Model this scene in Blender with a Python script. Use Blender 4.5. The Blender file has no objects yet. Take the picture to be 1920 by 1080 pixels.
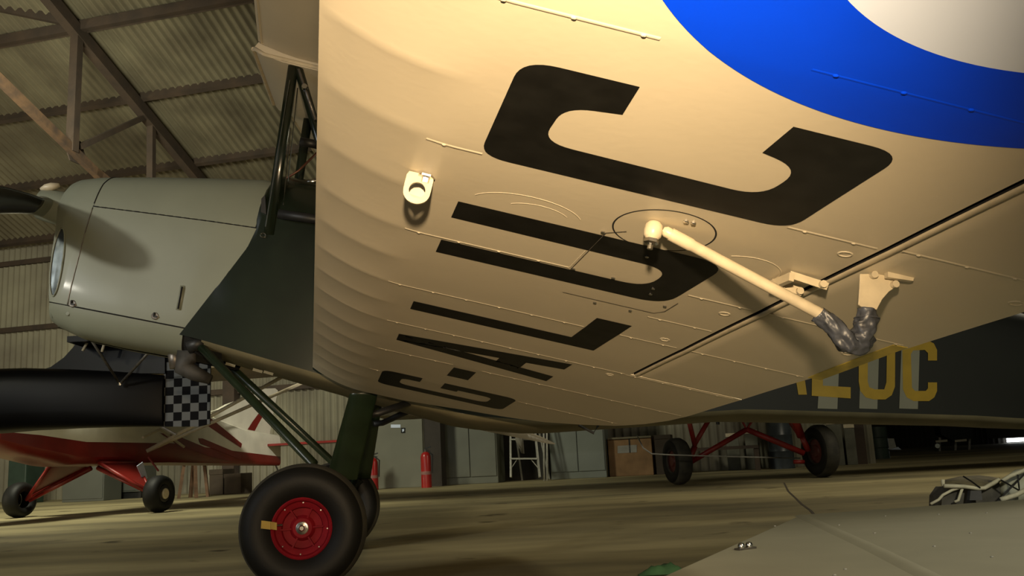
import bpy, bmesh, math, random
from mathutils import Vector, Matrix, noise
random.seed(7)
R = math.radians
C = bpy.context.scene.collection
sc = bpy.context.scene

# ------------------------------------------------------------------ camera
F_PX = 1694.6
CAM = Vector((0, 0, .4848))
XC = Vector((.9986816, .00919532, -.05050251)); UC = Vector((.05133281, -.17889522, .98252809)); FW = Vector((0, .98382516, .17913138))
cd = bpy.data.cameras.new('camera'); cam = bpy.data.objects.new('camera', cd); C.objects.link(cam)
cd.sensor_width = 36; cd.lens = F_PX / 1920 * 36; cd.clip_start = .02; cd.clip_end = 200
cam.matrix_world = Matrix(((XC.x, UC.x, -FW.x, CAM.x), (XC.y, UC.y, -FW.y, CAM.y), (XC.z, UC.z, -FW.z, CAM.z), (0, 0, 0, 1)))
sc.camera = cam
# ------------------------------------------------------------------ light
w = bpy.data.worlds.new('world'); sc.world = w; w.use_nodes = True
bg = w.node_tree.nodes['Background']; bg.inputs[0].default_value = (.80, .85, .62, 1); bg.inputs[1].default_value = .035
def lamp(name, kind, loc, target, power, col, size=.1, spot=None, sy=None, blend=.5):
    d = bpy.data.lights.new(name, kind); d.energy = power; d.color = col
    if kind == 'AREA':
        d.size = size
        if sy: d.shape = 'RECTANGLE'; d.size_y = sy
    else: d.shadow_soft_size = size
    if spot: d.spot_size = R(spot); d.spot_blend = blend
    o = bpy.data.objects.new(name, d); C.objects.link(o); o.location = loc
    o.rotation_euler = (Vector(target) - Vector(loc)).to_track_quat('-Z', 'Y').to_euler()
    return o
lamp('camera_top_light', 'SPOT', (.02, -.10, .76), (-.02, 1.02, 1.0), 106, (1, .735, .43), .030, spot=70, blend=1.0)
lamp('hangar_work_light', 'SPOT', (-4.1, .7, 2.1), (-2.3, 4.2, .95), 76, (1, .95, .80), .09, spot=46, blend=.7)
lamp('foreground_fill', 'SPOT', (2.9, -1.2, 3.0), (1.8, 3.2, 0), 140, (1, .92, .68), .25, spot=60, blend=1.0)  # added fill for the grey panel and near floor, no real lamp
lamp('left_floor_fill', 'SPOT', (-5.8, 1.0, 3.4), (-3.4, 6.0, 0), 100, (1, .93, .66), .25, spot=58, blend=1.0)  # added fill that lifts the floor on the left
lamp('hangar_door_daylight', 'AREA', (-6.5, -3.0, 3.2), (-3, 10, 2), 30, (.86, .92, 1), 1.6, sy=2.6)
lamp('left_wall_fill', 'AREA', (-6.0, 9.5, 5.2), (-8, 15, 0.5), 150, (.95, .93, .70), 1.5)  # unseen fill added to brighten the left part of the back wall
lamp('right_floor_fill', 'AREA', (5.5, 8.0, 4.6), (3.5, 9, 0), 38, (1, .9, .66), 2.5)  # unseen fill added for the dark floor on the right
lamp('roof_fill_bounce', 'AREA', (-13.5, 8.0, 1.6), (-10.5, 13, 8), 95, (1, .86, .60), 1.6)
lamp('far_tail_fill', 'SPOT', (2.6, 7.0, 3.6), (-4.1, 15.2, 1.2), 520, (1, .95, .8), .1, spot=15)  # narrow spot added to brighten the red and white aircraft's tail
sc.view_settings.view_transform = 'Standard'; sc.view_settings.look = 'None'
sc.view_settings.gamma = 1; sc.view_settings.use_curve_mapping = False; sc.view_settings.exposure = 1.8

# ------------------------------------------------------------------ pixel -> ray helpers (only used to read positions off at a known depth)
def ray(x, y): return FW + XC * ((x - 960) / F_PX) - UC * ((y - 540) / F_PX)
def atY(x, y, Y):
    d = ray(x, y); return CAM + d * ((Y - CAM.y) / d.y)
def atZ(x, y, Z=0.):
    d = ray(x, y); return CAM + d * ((Z - CAM.z) / d.z)
class Fr:                                   # a local frame: origin and three axes
    def __init__(s, O, X, Y, Z): s.O, s.X, s.Y, s.Z = Vector(O), Vector(X).normalized(), Vector(Y).normalized(), Vector(Z).normalized()
    def loc(s, P): q = P - s.O; return Vector((q.dot(s.X), q.dot(s.Y), q.dot(s.Z)))
    def w(s, v): return s.O + s.X * v[0] + s.Y * v[1] + s.Z * v[2]
    def bp(s, x, y, ly):                    # ray through a pixel meets the plane local y = ly
        d = ray(x, y); n = s.Y; k = (ly - (CAM - s.O).dot(n)) / d.dot(n); return s.loc(CAM + d * k)
    def bpx(s, x, y, lx):
        d = ray(x, y); n = s.X; k = (lx - (CAM - s.O).dot(n)) / d.dot(n); return s.loc(CAM + d * k)
    def bpz(s, x, y, lz):
        d = ray(x, y); n = s.Z; k = (lz - (CAM - s.O).dot(n)) / d.dot(n); return s.loc(CAM + d * k)
    def mat(s): return Matrix(((s.X.x, s.Y.x, s.Z.x, s.O.x), (s.X.y, s.Y.y, s.Z.y, s.O.y), (s.X.z, s.Y.z, s.Z.z, s.O.z), (0, 0, 0, 1)))

# ------------------------------------------------------------------ materials
MATS = {}
def mat(name, col, rough=.6, metal=0., var=.12, scale=6., bump=0., bscale=40., col2=None, spec=.5, coat=0., stretch=None, thr=None):
    if name in MATS: return MATS[name]
    m = bpy.data.materials.new(name); m.use_nodes = True; nt = m.node_tree; b = nt.nodes['Principled BSDF']
    b.inputs['Roughness'].default_value = rough; b.inputs['Metallic'].default_value = metal
    b.inputs['Specular IOR Level'].default_value = spec; b.inputs['Coat Weight'].default_value = coat; b.inputs['Coat Roughness'].default_value = .12
    tc = nt.nodes.new('ShaderNodeTexCoord'); mp = nt.nodes.new('ShaderNodeMapping'); nt.links.new(tc.outputs['Object'], mp.inputs[0])
    if stretch: mp.inputs['Scale'].default_value = stretch
    n = nt.nodes.new('ShaderNodeTexNoise'); n.inputs['Scale'].default_value = scale; n.inputs['Detail'].default_value = 6; nt.links.new(mp.outputs[0], n.inputs['Vector'])
    r = nt.nodes.new('ShaderNodeValToRGB'); nt.links.new(n.outputs['Fac'], r.inputs[0])
    c2 = col2 or tuple(c * (1 - var * 2) for c in col); c1 = col if col2 else tuple(min(1, c * (1 + var)) for c in col)
    lo, hi = thr or (.3, .7)
    r.color_ramp.elements[0].position = lo; r.color_ramp.elements[1].position = hi
    r.color_ramp.elements[0].color = (*c2, 1); r.color_ramp.elements[1].color = (*c1, 1)
    nt.links.new(r.outputs[0], b.inputs['Base Color'])
    if bump:
        n2 = nt.nodes.new('ShaderNodeTexNoise'); n2.inputs['Scale'].default_value = bscale; nt.links.new(mp.outputs[0], n2.inputs['Vector'])
        bp = nt.nodes.new('ShaderNodeBump'); bp.inputs['Strength'].default_value = bump; bp.inputs['Distance'].default_value = .01
        nt.links.new(n2.outputs['Fac'], bp.inputs['Height']); nt.links.new(bp.outputs[0], b.inputs['Normal'])
    MATS[name] = m; return m
def srgb(r, g, b):
    f = lambda c: ((c / 255 + .055) / 1.055) ** 2.4 if c > 10 else c / 255 / 12.92
    return (f(r), f(g), f(b))
M_wing = mat('cream_doped_fabric', (.60, .53, .40), .42, var=.03, scale=3, bump=.02, bscale=60, spec=.45)
M_cream = mat('cream_painted_metal', (.54, .465, .33), .38, var=.08, scale=30)
M_black = mat('black_paint', (.010, .010, .009), .45, var=.2, scale=20, spec=.2)
M_blue = mat('blue_paint', (.001, .048, .78), .45, var=.05, scale=4, spec=.12)
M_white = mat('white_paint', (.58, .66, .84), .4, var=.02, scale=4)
M_green = mat('dark_green_gloss_paint', (.008, .013, .007), .25, var=.2, scale=5, coat=.3)
M_gear = mat('green_gear_paint', (.011, .020, .008), .32, var=.15, scale=12)
M_camo = mat('black_green_fabric', (.0045, .006, .004), .6, var=.2, scale=3)
M_cowl = mat('grey_green_cowl_paint', (.20, .215, .165), .5, var=.04, scale=4, coat=.07)
M_belly = mat('olive_belly_fabric', (.16, .14, .08), .6, var=.15, scale=5)
M_rubber = mat('tyre_rubber', (.006, .006, .0055), .6, col2=(.004, .004, .0035), scale=9, bump=.05, bscale=120, spec=.3)
M_dust = mat('dusty_tyre_rubber', (.055, .050, .036), .8, col2=(.022, .021, .018), scale=9)
M_red = mat('red_wheel_paint', (.22, .007, .014), .6, col2=(.15, .005, .010), scale=14, spec=.12)
M_redtube = mat('red_tube_paint', (.27, .018, .014), .42, var=.15, scale=10)
M_steel = mat('bright_steel', (.6, .58, .55), .22, 1.0, var=.1, scale=40)
M_dsteel = mat('dull_steel', (.22, .2, .18), .45, .8, var=.2, scale=30)
M_yellow = mat('yellow_paint', (.33, .215, .015), .5, var=.06, scale=15)
M_ytape = mat('yellow_tape', (.55, .42, .06), .5, var=.08, scale=30)
M_dark = mat('dark_leather', (.012, .012, .012), .5, var=.2, scale=20)
M_cloth = mat('blue_grey_tape_cloth', (.085, .095, .12), .42, col2=(.022, .025, .032), scale=26, bump=.6, bscale=40, spec=.7)
M_gap = mat('gap_black', (.003, .003, .003), .9, var=.1)
M_roof = mat('asbestos_roof_sheet', (.165, .145, .09), .85, col2=(.085, .07, .043), scale=1.2, bump=.1, bscale=20)
M_wall = mat('corrugated_wall_sheet', (.24, .225, .16), .8, col2=(.13, .115, .085), scale=1.0)
M_beam = mat('rusty_steel', (.055, .035, .022), .8, col2=(.03, .021, .015), scale=3, bump=.3, bscale=30)
M_rust = mat('orange_rusty_steel', (.12, .065, .03), .85, col2=(.045, .028, .018), scale=5, bump=.3, bscale=30)

# ------------------------------------------------------------------ mesh helpers
def obj(name, verts, faces, m, parent=None, smooth=False, kind=None, mats=None, fm=None):
    me = bpy.data.meshes.new(name); me.from_pydata([tuple(v) for v in verts], [], faces); me.update()
    me.materials.append(m)
    if mats:
        for q in mats: me.materials.append(q)
        for i, p in enumerate(me.polygons): p.material_index = fm[i]
    bm = bmesh.new(); bm.from_mesh(me); bmesh.ops.remove_doubles(bm, verts=bm.verts, dist=1e-6); bmesh.ops.recalc_face_normals(bm, faces=bm.faces); bm.to_mesh(me); bm.free()
    if smooth:
        for p in me.polygons: p.use_smooth = True
        if smooth != True: 
            try: me.set_sharp_from_angle(angle=R(smooth))
            except Exception: pass
    o = bpy.data.objects.new(name, me); C.objects.link(o)
    if parent: o.parent = parent
    if kind: o['kind'] = kind
    return o
def tag(o, label, cat, group=None):
    o['label'] = label; o['category'] = cat
    if group: o['group'] = group
    return o
def thing(name, label, cat, M=None, group=None, loc=None):
    o = bpy.data.objects.new(name, None); C.objects.link(o); o.empty_display_size = .2
    if M is not None: o.matrix_world = M
    if loc is not None: o.location = loc
    return tag(o, label, cat, group)
class MB:
    def __init__(s): s.v = []; s.f = []
    def add(s, v, f):
        n = len(s.v); s.v += [Vector(q) for q in v]; s.f += [tuple(i + n for i in q) for q in f]; return s
    def grid(s, rows, closed=False, capa=False, capb=False):
        n = len(rows[0]); v = [q for r in rows for q in r]; f = []
        for i in range(len(rows) - 1):
            for j in range(n if closed else n - 1):
                a = i * n + j; b = i * n + (j + 1) % n; f.append((a, b, b + n, a + n))
        if capa: f.append(tuple(range(n - 1, -1, -1)))
        if capb: f.append(tuple(range((len(rows) - 1) * n, len(rows) * n)))
        return s.add(v, f)
    def box(s, lo, hi, M=None):
        v = [Vector((x, y, z)) for x in (lo[0], hi[0]) for y in (lo[1], hi[1]) for z in (lo[2], hi[2])]
        if M: v = [M @ q for q in v]
        return s.add(v, [(0, 1, 3, 2), (4, 6, 7, 5), (0, 4, 5, 1), (2, 3, 7, 6), (0, 2, 6, 4), (1, 5, 7, 3)])
    def tube(s, pts, r, n=12, ry=None, up=None, caps=True):
        pts = [Vector(p) for p in pts]; rr = r if isinstance(r, (list, tuple)) else [r] * len(pts); rows = []
        u0 = Vector(up) if up else None
        for i, p in enumerate(pts):
            t = (pts[min(i + 1, len(pts) - 1)] - pts[max(i - 1, 0)]).normalized()
            u = u0 or (Vector((0, 0, 1)) if abs(t.z) < .9 else Vector((1, 0, 0)))
            a = t.cross(u).normalized(); b = a.cross(t).normalized()
            k = (ry / r) if (ry and not isinstance(r, (list, tuple))) else 1
            rows.append([p + a * math.cos(2 * math.pi * j / n) * rr[i] * k + b * math.sin(2 * math.pi * j / n) * rr[i] for j in range(n)])
        return s.grid(rows, True, caps, caps)
    def lathe(s, prof, n=48, M=None, axis='y'):   # prof: (radius, along axis)
        rows = []
        for r, h in prof:
            row = []
            for j in range(n):
                t = 2 * math.pi * j / n
                q = Vector((r * math.cos(t), h, r * math.sin(t))) if axis == 'y' else Vector((r * math.cos(t), r * math.sin(t), h))
                row.append(M @ q if M else q)
            rows.append(row)
        return s.grid(rows, True)
    def disc(s, c, n, r, t=.002, k=16):
        c = Vector(c); n = Vector(n).normalized(); u = n.orthogonal().normalized(); v = n.cross(u)
        ring = lambda rr, h: [c + n * h + u * rr * math.cos(2 * math.pi * j / k) + v * rr * math.sin(2 * math.pi * j / k) for j in range(k)]
        return s.grid([ring(r, 0), ring(r, t * .6), ring(r * .8, t)], True, True, True)
    def prism(s, poly, d):                   # poly of 3D points extruded by vector d
        n = len(poly); poly = [Vector(p) for p in poly]; d = Vector(d)
        return s.add(poly + [p + d for p in poly], [tuple(range(n)), tuple(range(2 * n - 1, n - 1, -1))] + [(i, (i + 1) % n, n + (i + 1) % n, n + i) for i in range(n)])
    def bar(s, a, b, w_, h_, up=(0, 0, 1)):
        a = Vector(a); b = Vector(b); t = (b - a).normalized(); r = t.cross(Vector(up))
        if r.length < 1e-4: r = t.orthogonal()
        r.normalize(); u = r.cross(t).normalized()
        v = [p + r * x * w_ / 2 + u * y * h_ / 2 for p in (a, b) for x, y in ((-1, -1), (1, -1), (1, 1), (-1, 1))]
        return s.add(v, [(0, 3, 2, 1), (4, 5, 6, 7), (0, 1, 5, 4), (1, 2, 6, 5), (2, 3, 7, 6), (3, 0, 4, 7)])
    def go(s, name, m, parent=None, smooth=False, kind=None, **k): return obj(name, s.v, s.f, m, parent, smooth, kind, **k)
def lerp(a, b, t): return a + (b - a) * t
def interp(tab, x):
    if x <= tab[0][0]: return tab[0][1]
    for (a, p), (b, q) in zip(tab, tab[1:]):
        if x <= b: return lerp(p, q, (x - a) / (b - a))
    return tab[-1][1]
def bevel(o, wd, seg=2):
    m = o.modifiers.new('bevel', 'BEVEL'); m.width = wd; m.segments = seg; m.limit_method = 'ANGLE'; return o

# ================================================================== HANGAR
AZ = R(13.487); TH = Vector((math.sin(AZ), math.cos(AZ), 0)); PU = Vector((math.cos(AZ), -math.sin(AZ), 0)); SL = math.tan(R(23.05))
def roofz(t): return 5.0 + (18 - t) * SL
T_W = 16.6; RIDGE = 5.0
def H(pu, t, z): return PU * pu + TH * t + Vector((0, 0, z))
def on_t(x, y, t): d = ray(x, y); return CAM + d * (t / d.dot(TH))            # hit the plane TH.P = t
def on_pu(x, y, pu): d = ray(x, y); return CAM + d * (pu / d.dot(PU))

fl = MB(); fl.add([(-60, -12, 0), (60, -12, 0), (60, 70, 0), (-60, 70, 0)], [(0, 1, 2, 3)])
def floor_mat():
    m = bpy.data.materials.new('dirty_concrete'); m.use_nodes = True; nt = m.node_tree; b = nt.nodes['Principled BSDF']; N = nt.nodes.new; L = nt.links.new
    tc = N('ShaderNodeTexCoord'); mp = N('ShaderNodeMapping'); mp.inputs['Scale'].default_value = (.28, 1, 1); mp.inputs['Rotation'].default_value = (0, 0, .12); L(tc.outputs['Object'], mp.inputs[0])
    n1 = N('ShaderNodeTexNoise'); n1.inputs['Scale'].default_value = .8; n1.inputs['Detail'].default_value = 8; n1.inputs['Roughness'].default_value = .62; L(mp.outputs[0], n1.inputs['Vector'])
    r1 = N('ShaderNodeValToRGB'); L(n1.outputs['Fac'], r1.inputs[0]); e = r1.color_ramp.elements
    e[0].position = .36; e[0].color = (.15, .13, .075, 1); e[1].position = .62; e[1].color = (.40, .34, .185, 1); x = e.new(.5); x.color = (.27, .23, .125, 1)
    n2 = N('ShaderNodeTexNoise'); n2.inputs['Scale'].default_value = 2.6; n2.inputs['Detail'].default_value = 5; L(tc.outputs['Object'], n2.inputs['Vector'])
    r2 = N('ShaderNodeValToRGB'); L(n2.outputs['Fac'], r2.inputs[0]); r2.color_ramp.elements[0].position = .26; r2.color_ramp.elements[0].color = (.22, .2, .16, 1); r2.color_ramp.elements[1].position = .36; r2.color_ramp.elements[1].color = (1, 1, 1, 1)
    mx = N('ShaderNodeMix'); mx.data_type = 'RGBA'; mx.blend_type = 'MULTIPLY'; mx.inputs['Factor'].default_value = 1; L(r1.outputs[0], mx.inputs[6]); L(r2.outputs[0], mx.inputs[7])
    L(mx.outputs[2], b.inputs['Base Color']); b.inputs['Roughness'].default_value = .62; b.inputs['Specular IOR Level'].default_value = .3
    n3 = N('ShaderNodeTexNoise'); n3.inputs['Scale'].default_value = 45; L(tc.outputs['Object'], n3.inputs['Vector']); bp = N('ShaderNodeBump'); bp.inputs['Strength'].default_value = .15; L(n3.outputs['Fac'], bp.inputs['Height']); L(bp.outputs[0], b.inputs['Normal'])
    return m
M_floor = floor_mat()
fl.go('floor', M_floor, kind='structure')
# floor crack / joint, a thin dark line
def ribbon(pts, wd, up=Vector((0, 0, 1))):
    mb = MB(); rows = []
    for i, p in enumerate(pts):
        t = (pts[min(i + 1, len(pts) - 1)] - pts[max(i - 1, 0)]).normalized(); s_ = t.cross(up).normalized() * wd / 2
        rows.append([p - s_, p + s_])
    return mb.grid(rows)
cr = [atZ(x, y, .0015) for x, y in ((1470, 905), (1478, 921), (1492, 934), (1503, 945), (1520, 957), (1535, 975), (1560, 1000))]
ribbon(cr, .018).go('trim_1', mat('crack_dirt', (.06, .045, .03), .9), kind='structure')

def corrug(p0, dw, width, dl, length, nrm, pitch=.148, amp=.022, per=8):
    n = int(width / pitch * per); rows = [[], []]
    for i in range(n + 1):
        s_ = i / per * pitch; a = -2 * amp * ((1 + math.cos(2 * math.pi * i / per)) / 2) ** 2; q = p0 + dw * s_ + nrm * a
        rows[0].append(q); rows[1].append(q + dl * length)
    return MB().grid(rows)
PL, PR = -34., 26.
dn = (TH - Vector((0, 0, SL))).normalized(); nr = PU.cross(dn).normalized()
L_ = (T_W - RIDGE) / math.cos(R(23.05))
rf = corrug(H(PL, RIDGE, roofz(RIDGE)), PU, PR - PL, dn, L_ + .25, nr, amp=.03); rf.go('ceiling', M_roof, smooth=True, kind='structure')
dn2 = (-TH - Vector((0, 0, SL))).normalized()
rf = corrug(H(PL, RIDGE, roofz(RIDGE)), PU, PR - PL, dn2, 13, nr); rf.go('ceiling', M_roof, smooth=True, kind='structure')
wl = corrug(H(PL, T_W, 0), PU, 2.2 - PL, Vector((0, 0, 1)), roofz(T_W) + .1, TH, amp=.024); wl.go('wall_back', M_wall, smooth=True, kind='structure')
wl = corrug(H(PL, T_W, 0), -TH, 22, Vector((0, 0, 1)), roofz(T_W) + 6, PU, amp=.024, per=4); wl.go('wall_left', M_wall, smooth=True, kind='structure')
# the bay that opens deeper on the right
wl = corrug(H(2.2, T_W, 0), TH, 15, Vector((0, 0, 1)), roofz(T_W) + .1, PU, amp=.02, per=4); wl.go('wall_recess', M_wall, smooth=True, kind='structure')
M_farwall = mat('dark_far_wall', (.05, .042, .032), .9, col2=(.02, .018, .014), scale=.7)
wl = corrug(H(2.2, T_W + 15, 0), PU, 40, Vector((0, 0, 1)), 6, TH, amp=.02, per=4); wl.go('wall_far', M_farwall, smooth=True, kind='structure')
MB().add([H(2.2, T_W, roofz(T_W)), H(45, T_W, roofz(T_W)), H(45, T_W + 15, 6), H(2.2, T_W + 15, 6)], [(0, 1, 2, 3)]).go('ceiling', M_roof, kind='structure')
# steelwork: purlins, rafters, columns, girts
tp = [roofz and t for t in (11.66, 13.12, 14.76, 16.3, 10.2, 8.7, 7.2)]
for t in tp:
    a, b = H(PL, t, roofz(t) - .10), H(PR, t, roofz(t) - .10)
    MB().bar(a, b, .09, .15, up=nr).go('trim_purlin', M_beam, kind='structure')
def truss(pu):
    def t_(name, a, b, w_, h_, m=M_beam): MB().bar(a, b, w_, h_, up=nr if abs((Vector(b) - Vector(a)).normalized().z) < .8 else PU).go(name, m, kind='structure')
    off = pu + 9.72
    P = lambda x, y: on_pu(x, y, -9.72) + PU * off
    t_('trim_rafter', H(pu, RIDGE, roofz(RIDGE) - .28), H(pu, T_W, roofz(T_W) - .28), .16, .20)
    t_('trim_post', P(145, 55), P(135, 285), .13, .14)
    t_('trim_post', P(284, 215), P(283, 370), .10, .12)
    t_('trim_brace', P(150, 275), P(280, 215), .07, .09)
    a, b = P(-60, 92), P(178, 322); d = b - a
    t_('trim_tie', a - d * .6, b + d * .05, .10, .13, M_rust)
    t_('trim_tie', b, H(pu, T_W, b.z - 1.1), .10, .12, M_rust)
    for x, y in ((148, 282), (284, 215), (148, 40)):
        c = P(x, y); r_ = .22
        MB().prism([c + TH * r_ * math.cos(q) + Vector((0, 0, r_ * math.sin(q))) - PU * .08 for q in [math.pi / 3 * k for k in range(6)]], PU * .02).go('trim_gusset', M_beam, kind='structure')
truss(-9.72); truss(-16.0); truss(-3.4)
c = on_pu(147, 50, -9.72)
MB().bar(c - PU * 9, c + PU * 7, .10, .16).go('trim_runner', M_beam, kind='structure')
MB().bar(c + Vector((0, 0, .05)), c - PU * 4.2 + TH * 0 + Vector((0, 0, 1.1)) - TH * 1.5, .08, .14).go('trim_brace', M_beam, kind='structure')
for pu in (-16.3, -9.9, -3.4, 1.9):
    MB().bar(H(pu, T_W - .14, 0), H(pu, T_W - .14, roofz(T_W) - .1), .26, .2, up=TH).go('trim_column', M_beam, kind='structure')
for z in (2.0, 3.7, 5.2):
    MB().bar(H(PL, T_W - .07, z), H(2.1, T_W - .07, z), .08, .11).go('trim_girt', M_beam, kind='structure')

# ================================================================== AIRCRAFT IN FRONT
TA = Vector((.9595422, .11239364, -.25815971)); ZA = Vector((.25424964, .04808284, .96594263)); LA = Vector((-.12097886, .99249973, -.01756147))
A = Fr((-1.00470935, 4.3819358, .80950611), TA, LA, ZA)          # local x aft, y starboard, z up
plane = thing('biplane', 'dark green and cream vintage biplane whose lettered lower wing fills the picture', 'airplane', A.mat())
def ac(x, y, lat): q = A.bp(x, y, -lat); return q                # lat: metres to port
SW, DI = R(5.019), R(4.586)
OUT = Vector((math.sin(SW) * math.cos(DI), -math.cos(SW) * math.cos(DI), math.sin(DI)))
RIBS = [.62, 1.03, 1.435, 1.85, 2.25, 2.665, 3.12, 3.53, 3.94, 4.33]
ALLR = sorted(RIBS + [(a + b) / 2 for a, b in zip(RIBS, RIBS[1:])])
def sag(u, ribs, amp, sharp=.45):
    for a, b in zip(ribs, ribs[1:]):
        if a <= u <= b: return amp * abs(math.sin(math.pi * (u - a) / (b - a))) ** sharp
    return 0
def zu(u, v):                                                     # underside height of the lower wing
    z = .056 * max(0, 1 - v / .25) ** 2.1
    k = min(1, max(0, (v - .16) / .08)); k = k * k * (3 - 2 * k)
    z += (1 - k) * sag(u, ALLR, .0030, .7) * min(1, v / .03) + k * sag(u, RIBS, .0012, .6)
    if v > .9: z += 0
    return z
def W(u, v, off=0., side=1):
    q = OUT * u + Vector((v, 0, zu(u, v) - off)); q.y *= side; return q
DU = .0125
VS = [0, .002, .006, .012, .02, .03, .045, .06, .08, .10, .12, .14, .16, .18, .20] + [.225 + .025 * i for i in range(44)]
VS = [v for v in VS if v < 1.305] + [1.31]
VEND = [(.46, .42), (.48, .47), (.50, .53), (.566, .69), (.60, .80), (.636, .89), (.70, 1.0), (.83, 1.118), (.97, 1.21), (1.14, 1.27), (1.30, 1.30), (1.48, 1.31)]
U0, UT = .46, 4.40
def tipend(u):                                                    # planform taper of the rounded tip
    k = max(0, (u - 4.05) / .35); return math.sqrt(max(0, 1 - k * k))
def thick(v, c=1.31):
    x = max(0, min(1, v / c)); return .60 * .14 * (2.969 * math.sqrt(x) - 1.26 * x - 3.516 * x * x + 2.843 * x ** 3 - 1.015 * x ** 4) * 1.0
def wing_mesh(side, v_from, v_to, ua, ub, nose=False):
    mb = MB(); us = []
    n0 = int(math.ceil(ua / DU - 1e-6)); n1 = int(math.floor(ub / DU + 1e-6))
    us = [ua] + [n * DU for n in range(n0, n1 + 1) if n * DU > ua + 1e-4 and n * DU < ub - 1e-4] + [ub]
    vs = [v_from] + [v for v in VS if v_from + 1e-4 < v < v_to - 1e-4] + [v_to]
    lo, hi = [], []
    for u in us:
        ve = interp(VEND, u); te = tipend(u); rl, rh = [], []
        for v in vs:
            vv = min(v, ve)
            vv = .45 + (vv - .45) * te if te < 1 else vv
            q = OUT * u + Vector((vv, 0, zu(u, vv)))
            t = thick(v if v <= ve else ve) * te; 
            if v >= ve: t = .004
            if nose and v < v_from + .03: q.z += .012 * (1 - (v - v_from) / .03) ** 2
            p = q + Vector((0, 0, max(t - (zu(u, vv) if v < .24 else 0), .004) if v > 0 else .001))
            q.y *= side; p.y *= side
            rl.append(q); rh.append(p)
        lo.append(rl); hi.append(rh)
    mb.grid(lo); mb.grid(hi)
    n = len(vs)
    mb.grid([[r[0] for r in lo], [r[0] for r in hi]]); mb.grid([[r[-1] for r in lo], [r[-1] for r in hi]])
    mb.grid([lo[0], hi[0]]); mb.grid([lo[-1], hi[-1]])
    return mb
UA, VH = 1.858, .964
def lower_wing(side):
    # inner full-chord panel and outer panel ahead of the aileron share one mesh
    a = wing_mesh(side, 0, 1.31, U0, UA); b = wing_mesh(side, 0, VH, UA, UT)
    a.add(b.v, b.f)
    wg = a.go('lower_wing', M_wing, plane, smooth=50)
    al = wing_mesh(side, VH + .011, 1.31, UA + .008, 4.2, nose=True).go('aileron', M_wing, wg, smooth=40)
    # bullnose lip of the aileron that catches the light along the gap
    rows = []
    for i in range(60):
        u = UA + .008 + i / 59 * (4.05 - UA)
        row = []
        for k in range(7):
            th = math.pi * k / 6; q = OUT * u + Vector((VH + .0175 - .0065 * math.cos(th), 0, zu(u, 1) - .0035 * math.sin(th) + .001)); q.y *= side; row.append(q)
        rows.append(row)
    MB().grid(rows).go('aileron_nose_strip', M_cream, wg, smooth=True)
    rows = []
    for i in range(60):
        u = UA + i / 59 * (4.2 - UA); row = []
        for v_, h_ in ((VH + .0006, -.001), (VH + .0006, -.010), (VH + .0104, -.010), (VH + .0104, -.001)):
            q = OUT * u + Vector((v_, 0, zu(u, 1) - h_)); q.y *= side; row.append(q)
        rows.append(row)
    MB().grid(rows).go('aileron_gap_shade', M_gap, wg)  # black channel added so the gap looks shaded
    return wg, al
wing, ail = lower_wing(1)
swing, sail = lower_wing(-1)

# ---- paint lying on the wing's surface grid
def clip(poly, f):                                                # keep f(p) >= 0
    out = []
    for i, p in enumerate(poly):
        q = poly[(i + 1) % len(poly)]; a, b = f(p), f(q)
        if a >= 0: out.append(p)
        if (a >= 0) != (b >= 0): t = a / (a - b); out.append((p[0] + (q[0] - p[0]) * t, p[1] + (q[1] - p[1]) * t))
    return out
GV = sorted(set(VS))
def wing_paint(name, polys, m, parent, off=.0006, side=1, cut=None):
    mb = MB()
    for poly in polys:
        us = [p[0] for p in poly]; n0 = int(min(us) / DU) - 1; n1 = int(max(us) / DU) + 1
        for n in range(n0, n1 + 1):
            a, b = n * DU, (n + 1) * DU
            c1 = clip(clip(poly, lambda p: p[0] - a), lambda p: b - p[0])
            if len(c1) < 3: continue
            v0, v1 = min(p[1] for p in c1), max(p[1] for p in c1)
            for va, vb in zip(GV, GV[1:]):
                if vb < v0 or va > v1: continue
                c2 = clip(clip(c1, lambda p: p[1] - va), lambda p: vb - p[1])
                if len(c2) < 3: continue
                ar = sum(c2[i][0] * c2[(i + 1) % len(c2)][1] - c2[(i + 1) % len(c2)][0] * c2[i][1] for i in range(len(c2)))
                if abs(ar) < 1e-8: continue
                n_ = len(mb.v); mb.add([W(p[0], p[1], off, side) for p in c2], [tuple(range(len(c2)))])
    o = mb.go(name, m, parent, smooth=True); return o
def arcstrip(cx, cy, ri, ro, t0, t1, n=10, asp=1.):
    out = []
    for i in range(n):
        a, b = R(lerp(t0, t1, i / n)), R(lerp(t0, t1, (i + 1) / n))
        P = lambda r, t: (cx + r * math.cos(t), cy + r * math.sin(t) * asp)
        out.append([P(ri, a), P(ri, b), P(ro, b), P(ro, a)])
    return out
def rc(a, b, c, d): return [(a, c), (b, c), (b, d), (a, d)]      # u0,u1,v0,v1
def poly_ear(pts):                                                # triangulate a simple polygon
    from mathutils.geometry import tessellate_polygon
    t = tessellate_polygon([[Vector((p[0], p[1], 0)) for p in pts]]); return [[pts[i] for i in tri] for tri in t]
def rounded(pts, rad):                                            # pts: (u,v,r) corner radius
    out = []; n = len(pts)
    for i, p in enumerate(pts):
        P = Vector(p[:2]); r = p[2] if len(p) > 2 else 0
        if r == 0: out.append(tuple(P)); continue
        A_, B_ = Vector(pts[i - 1][:2]), Vector(pts[(i + 1) % n][:2]); a = (A_ - P).normalized(); b = (B_ - P).normalized()
        for k in range(9):
            t = k / 8; q = P + a * r * (1 - t) ** 2 + b * r * t ** 2
            out.append(tuple(q))
    return out
VT, VB = .279, .797
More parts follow.
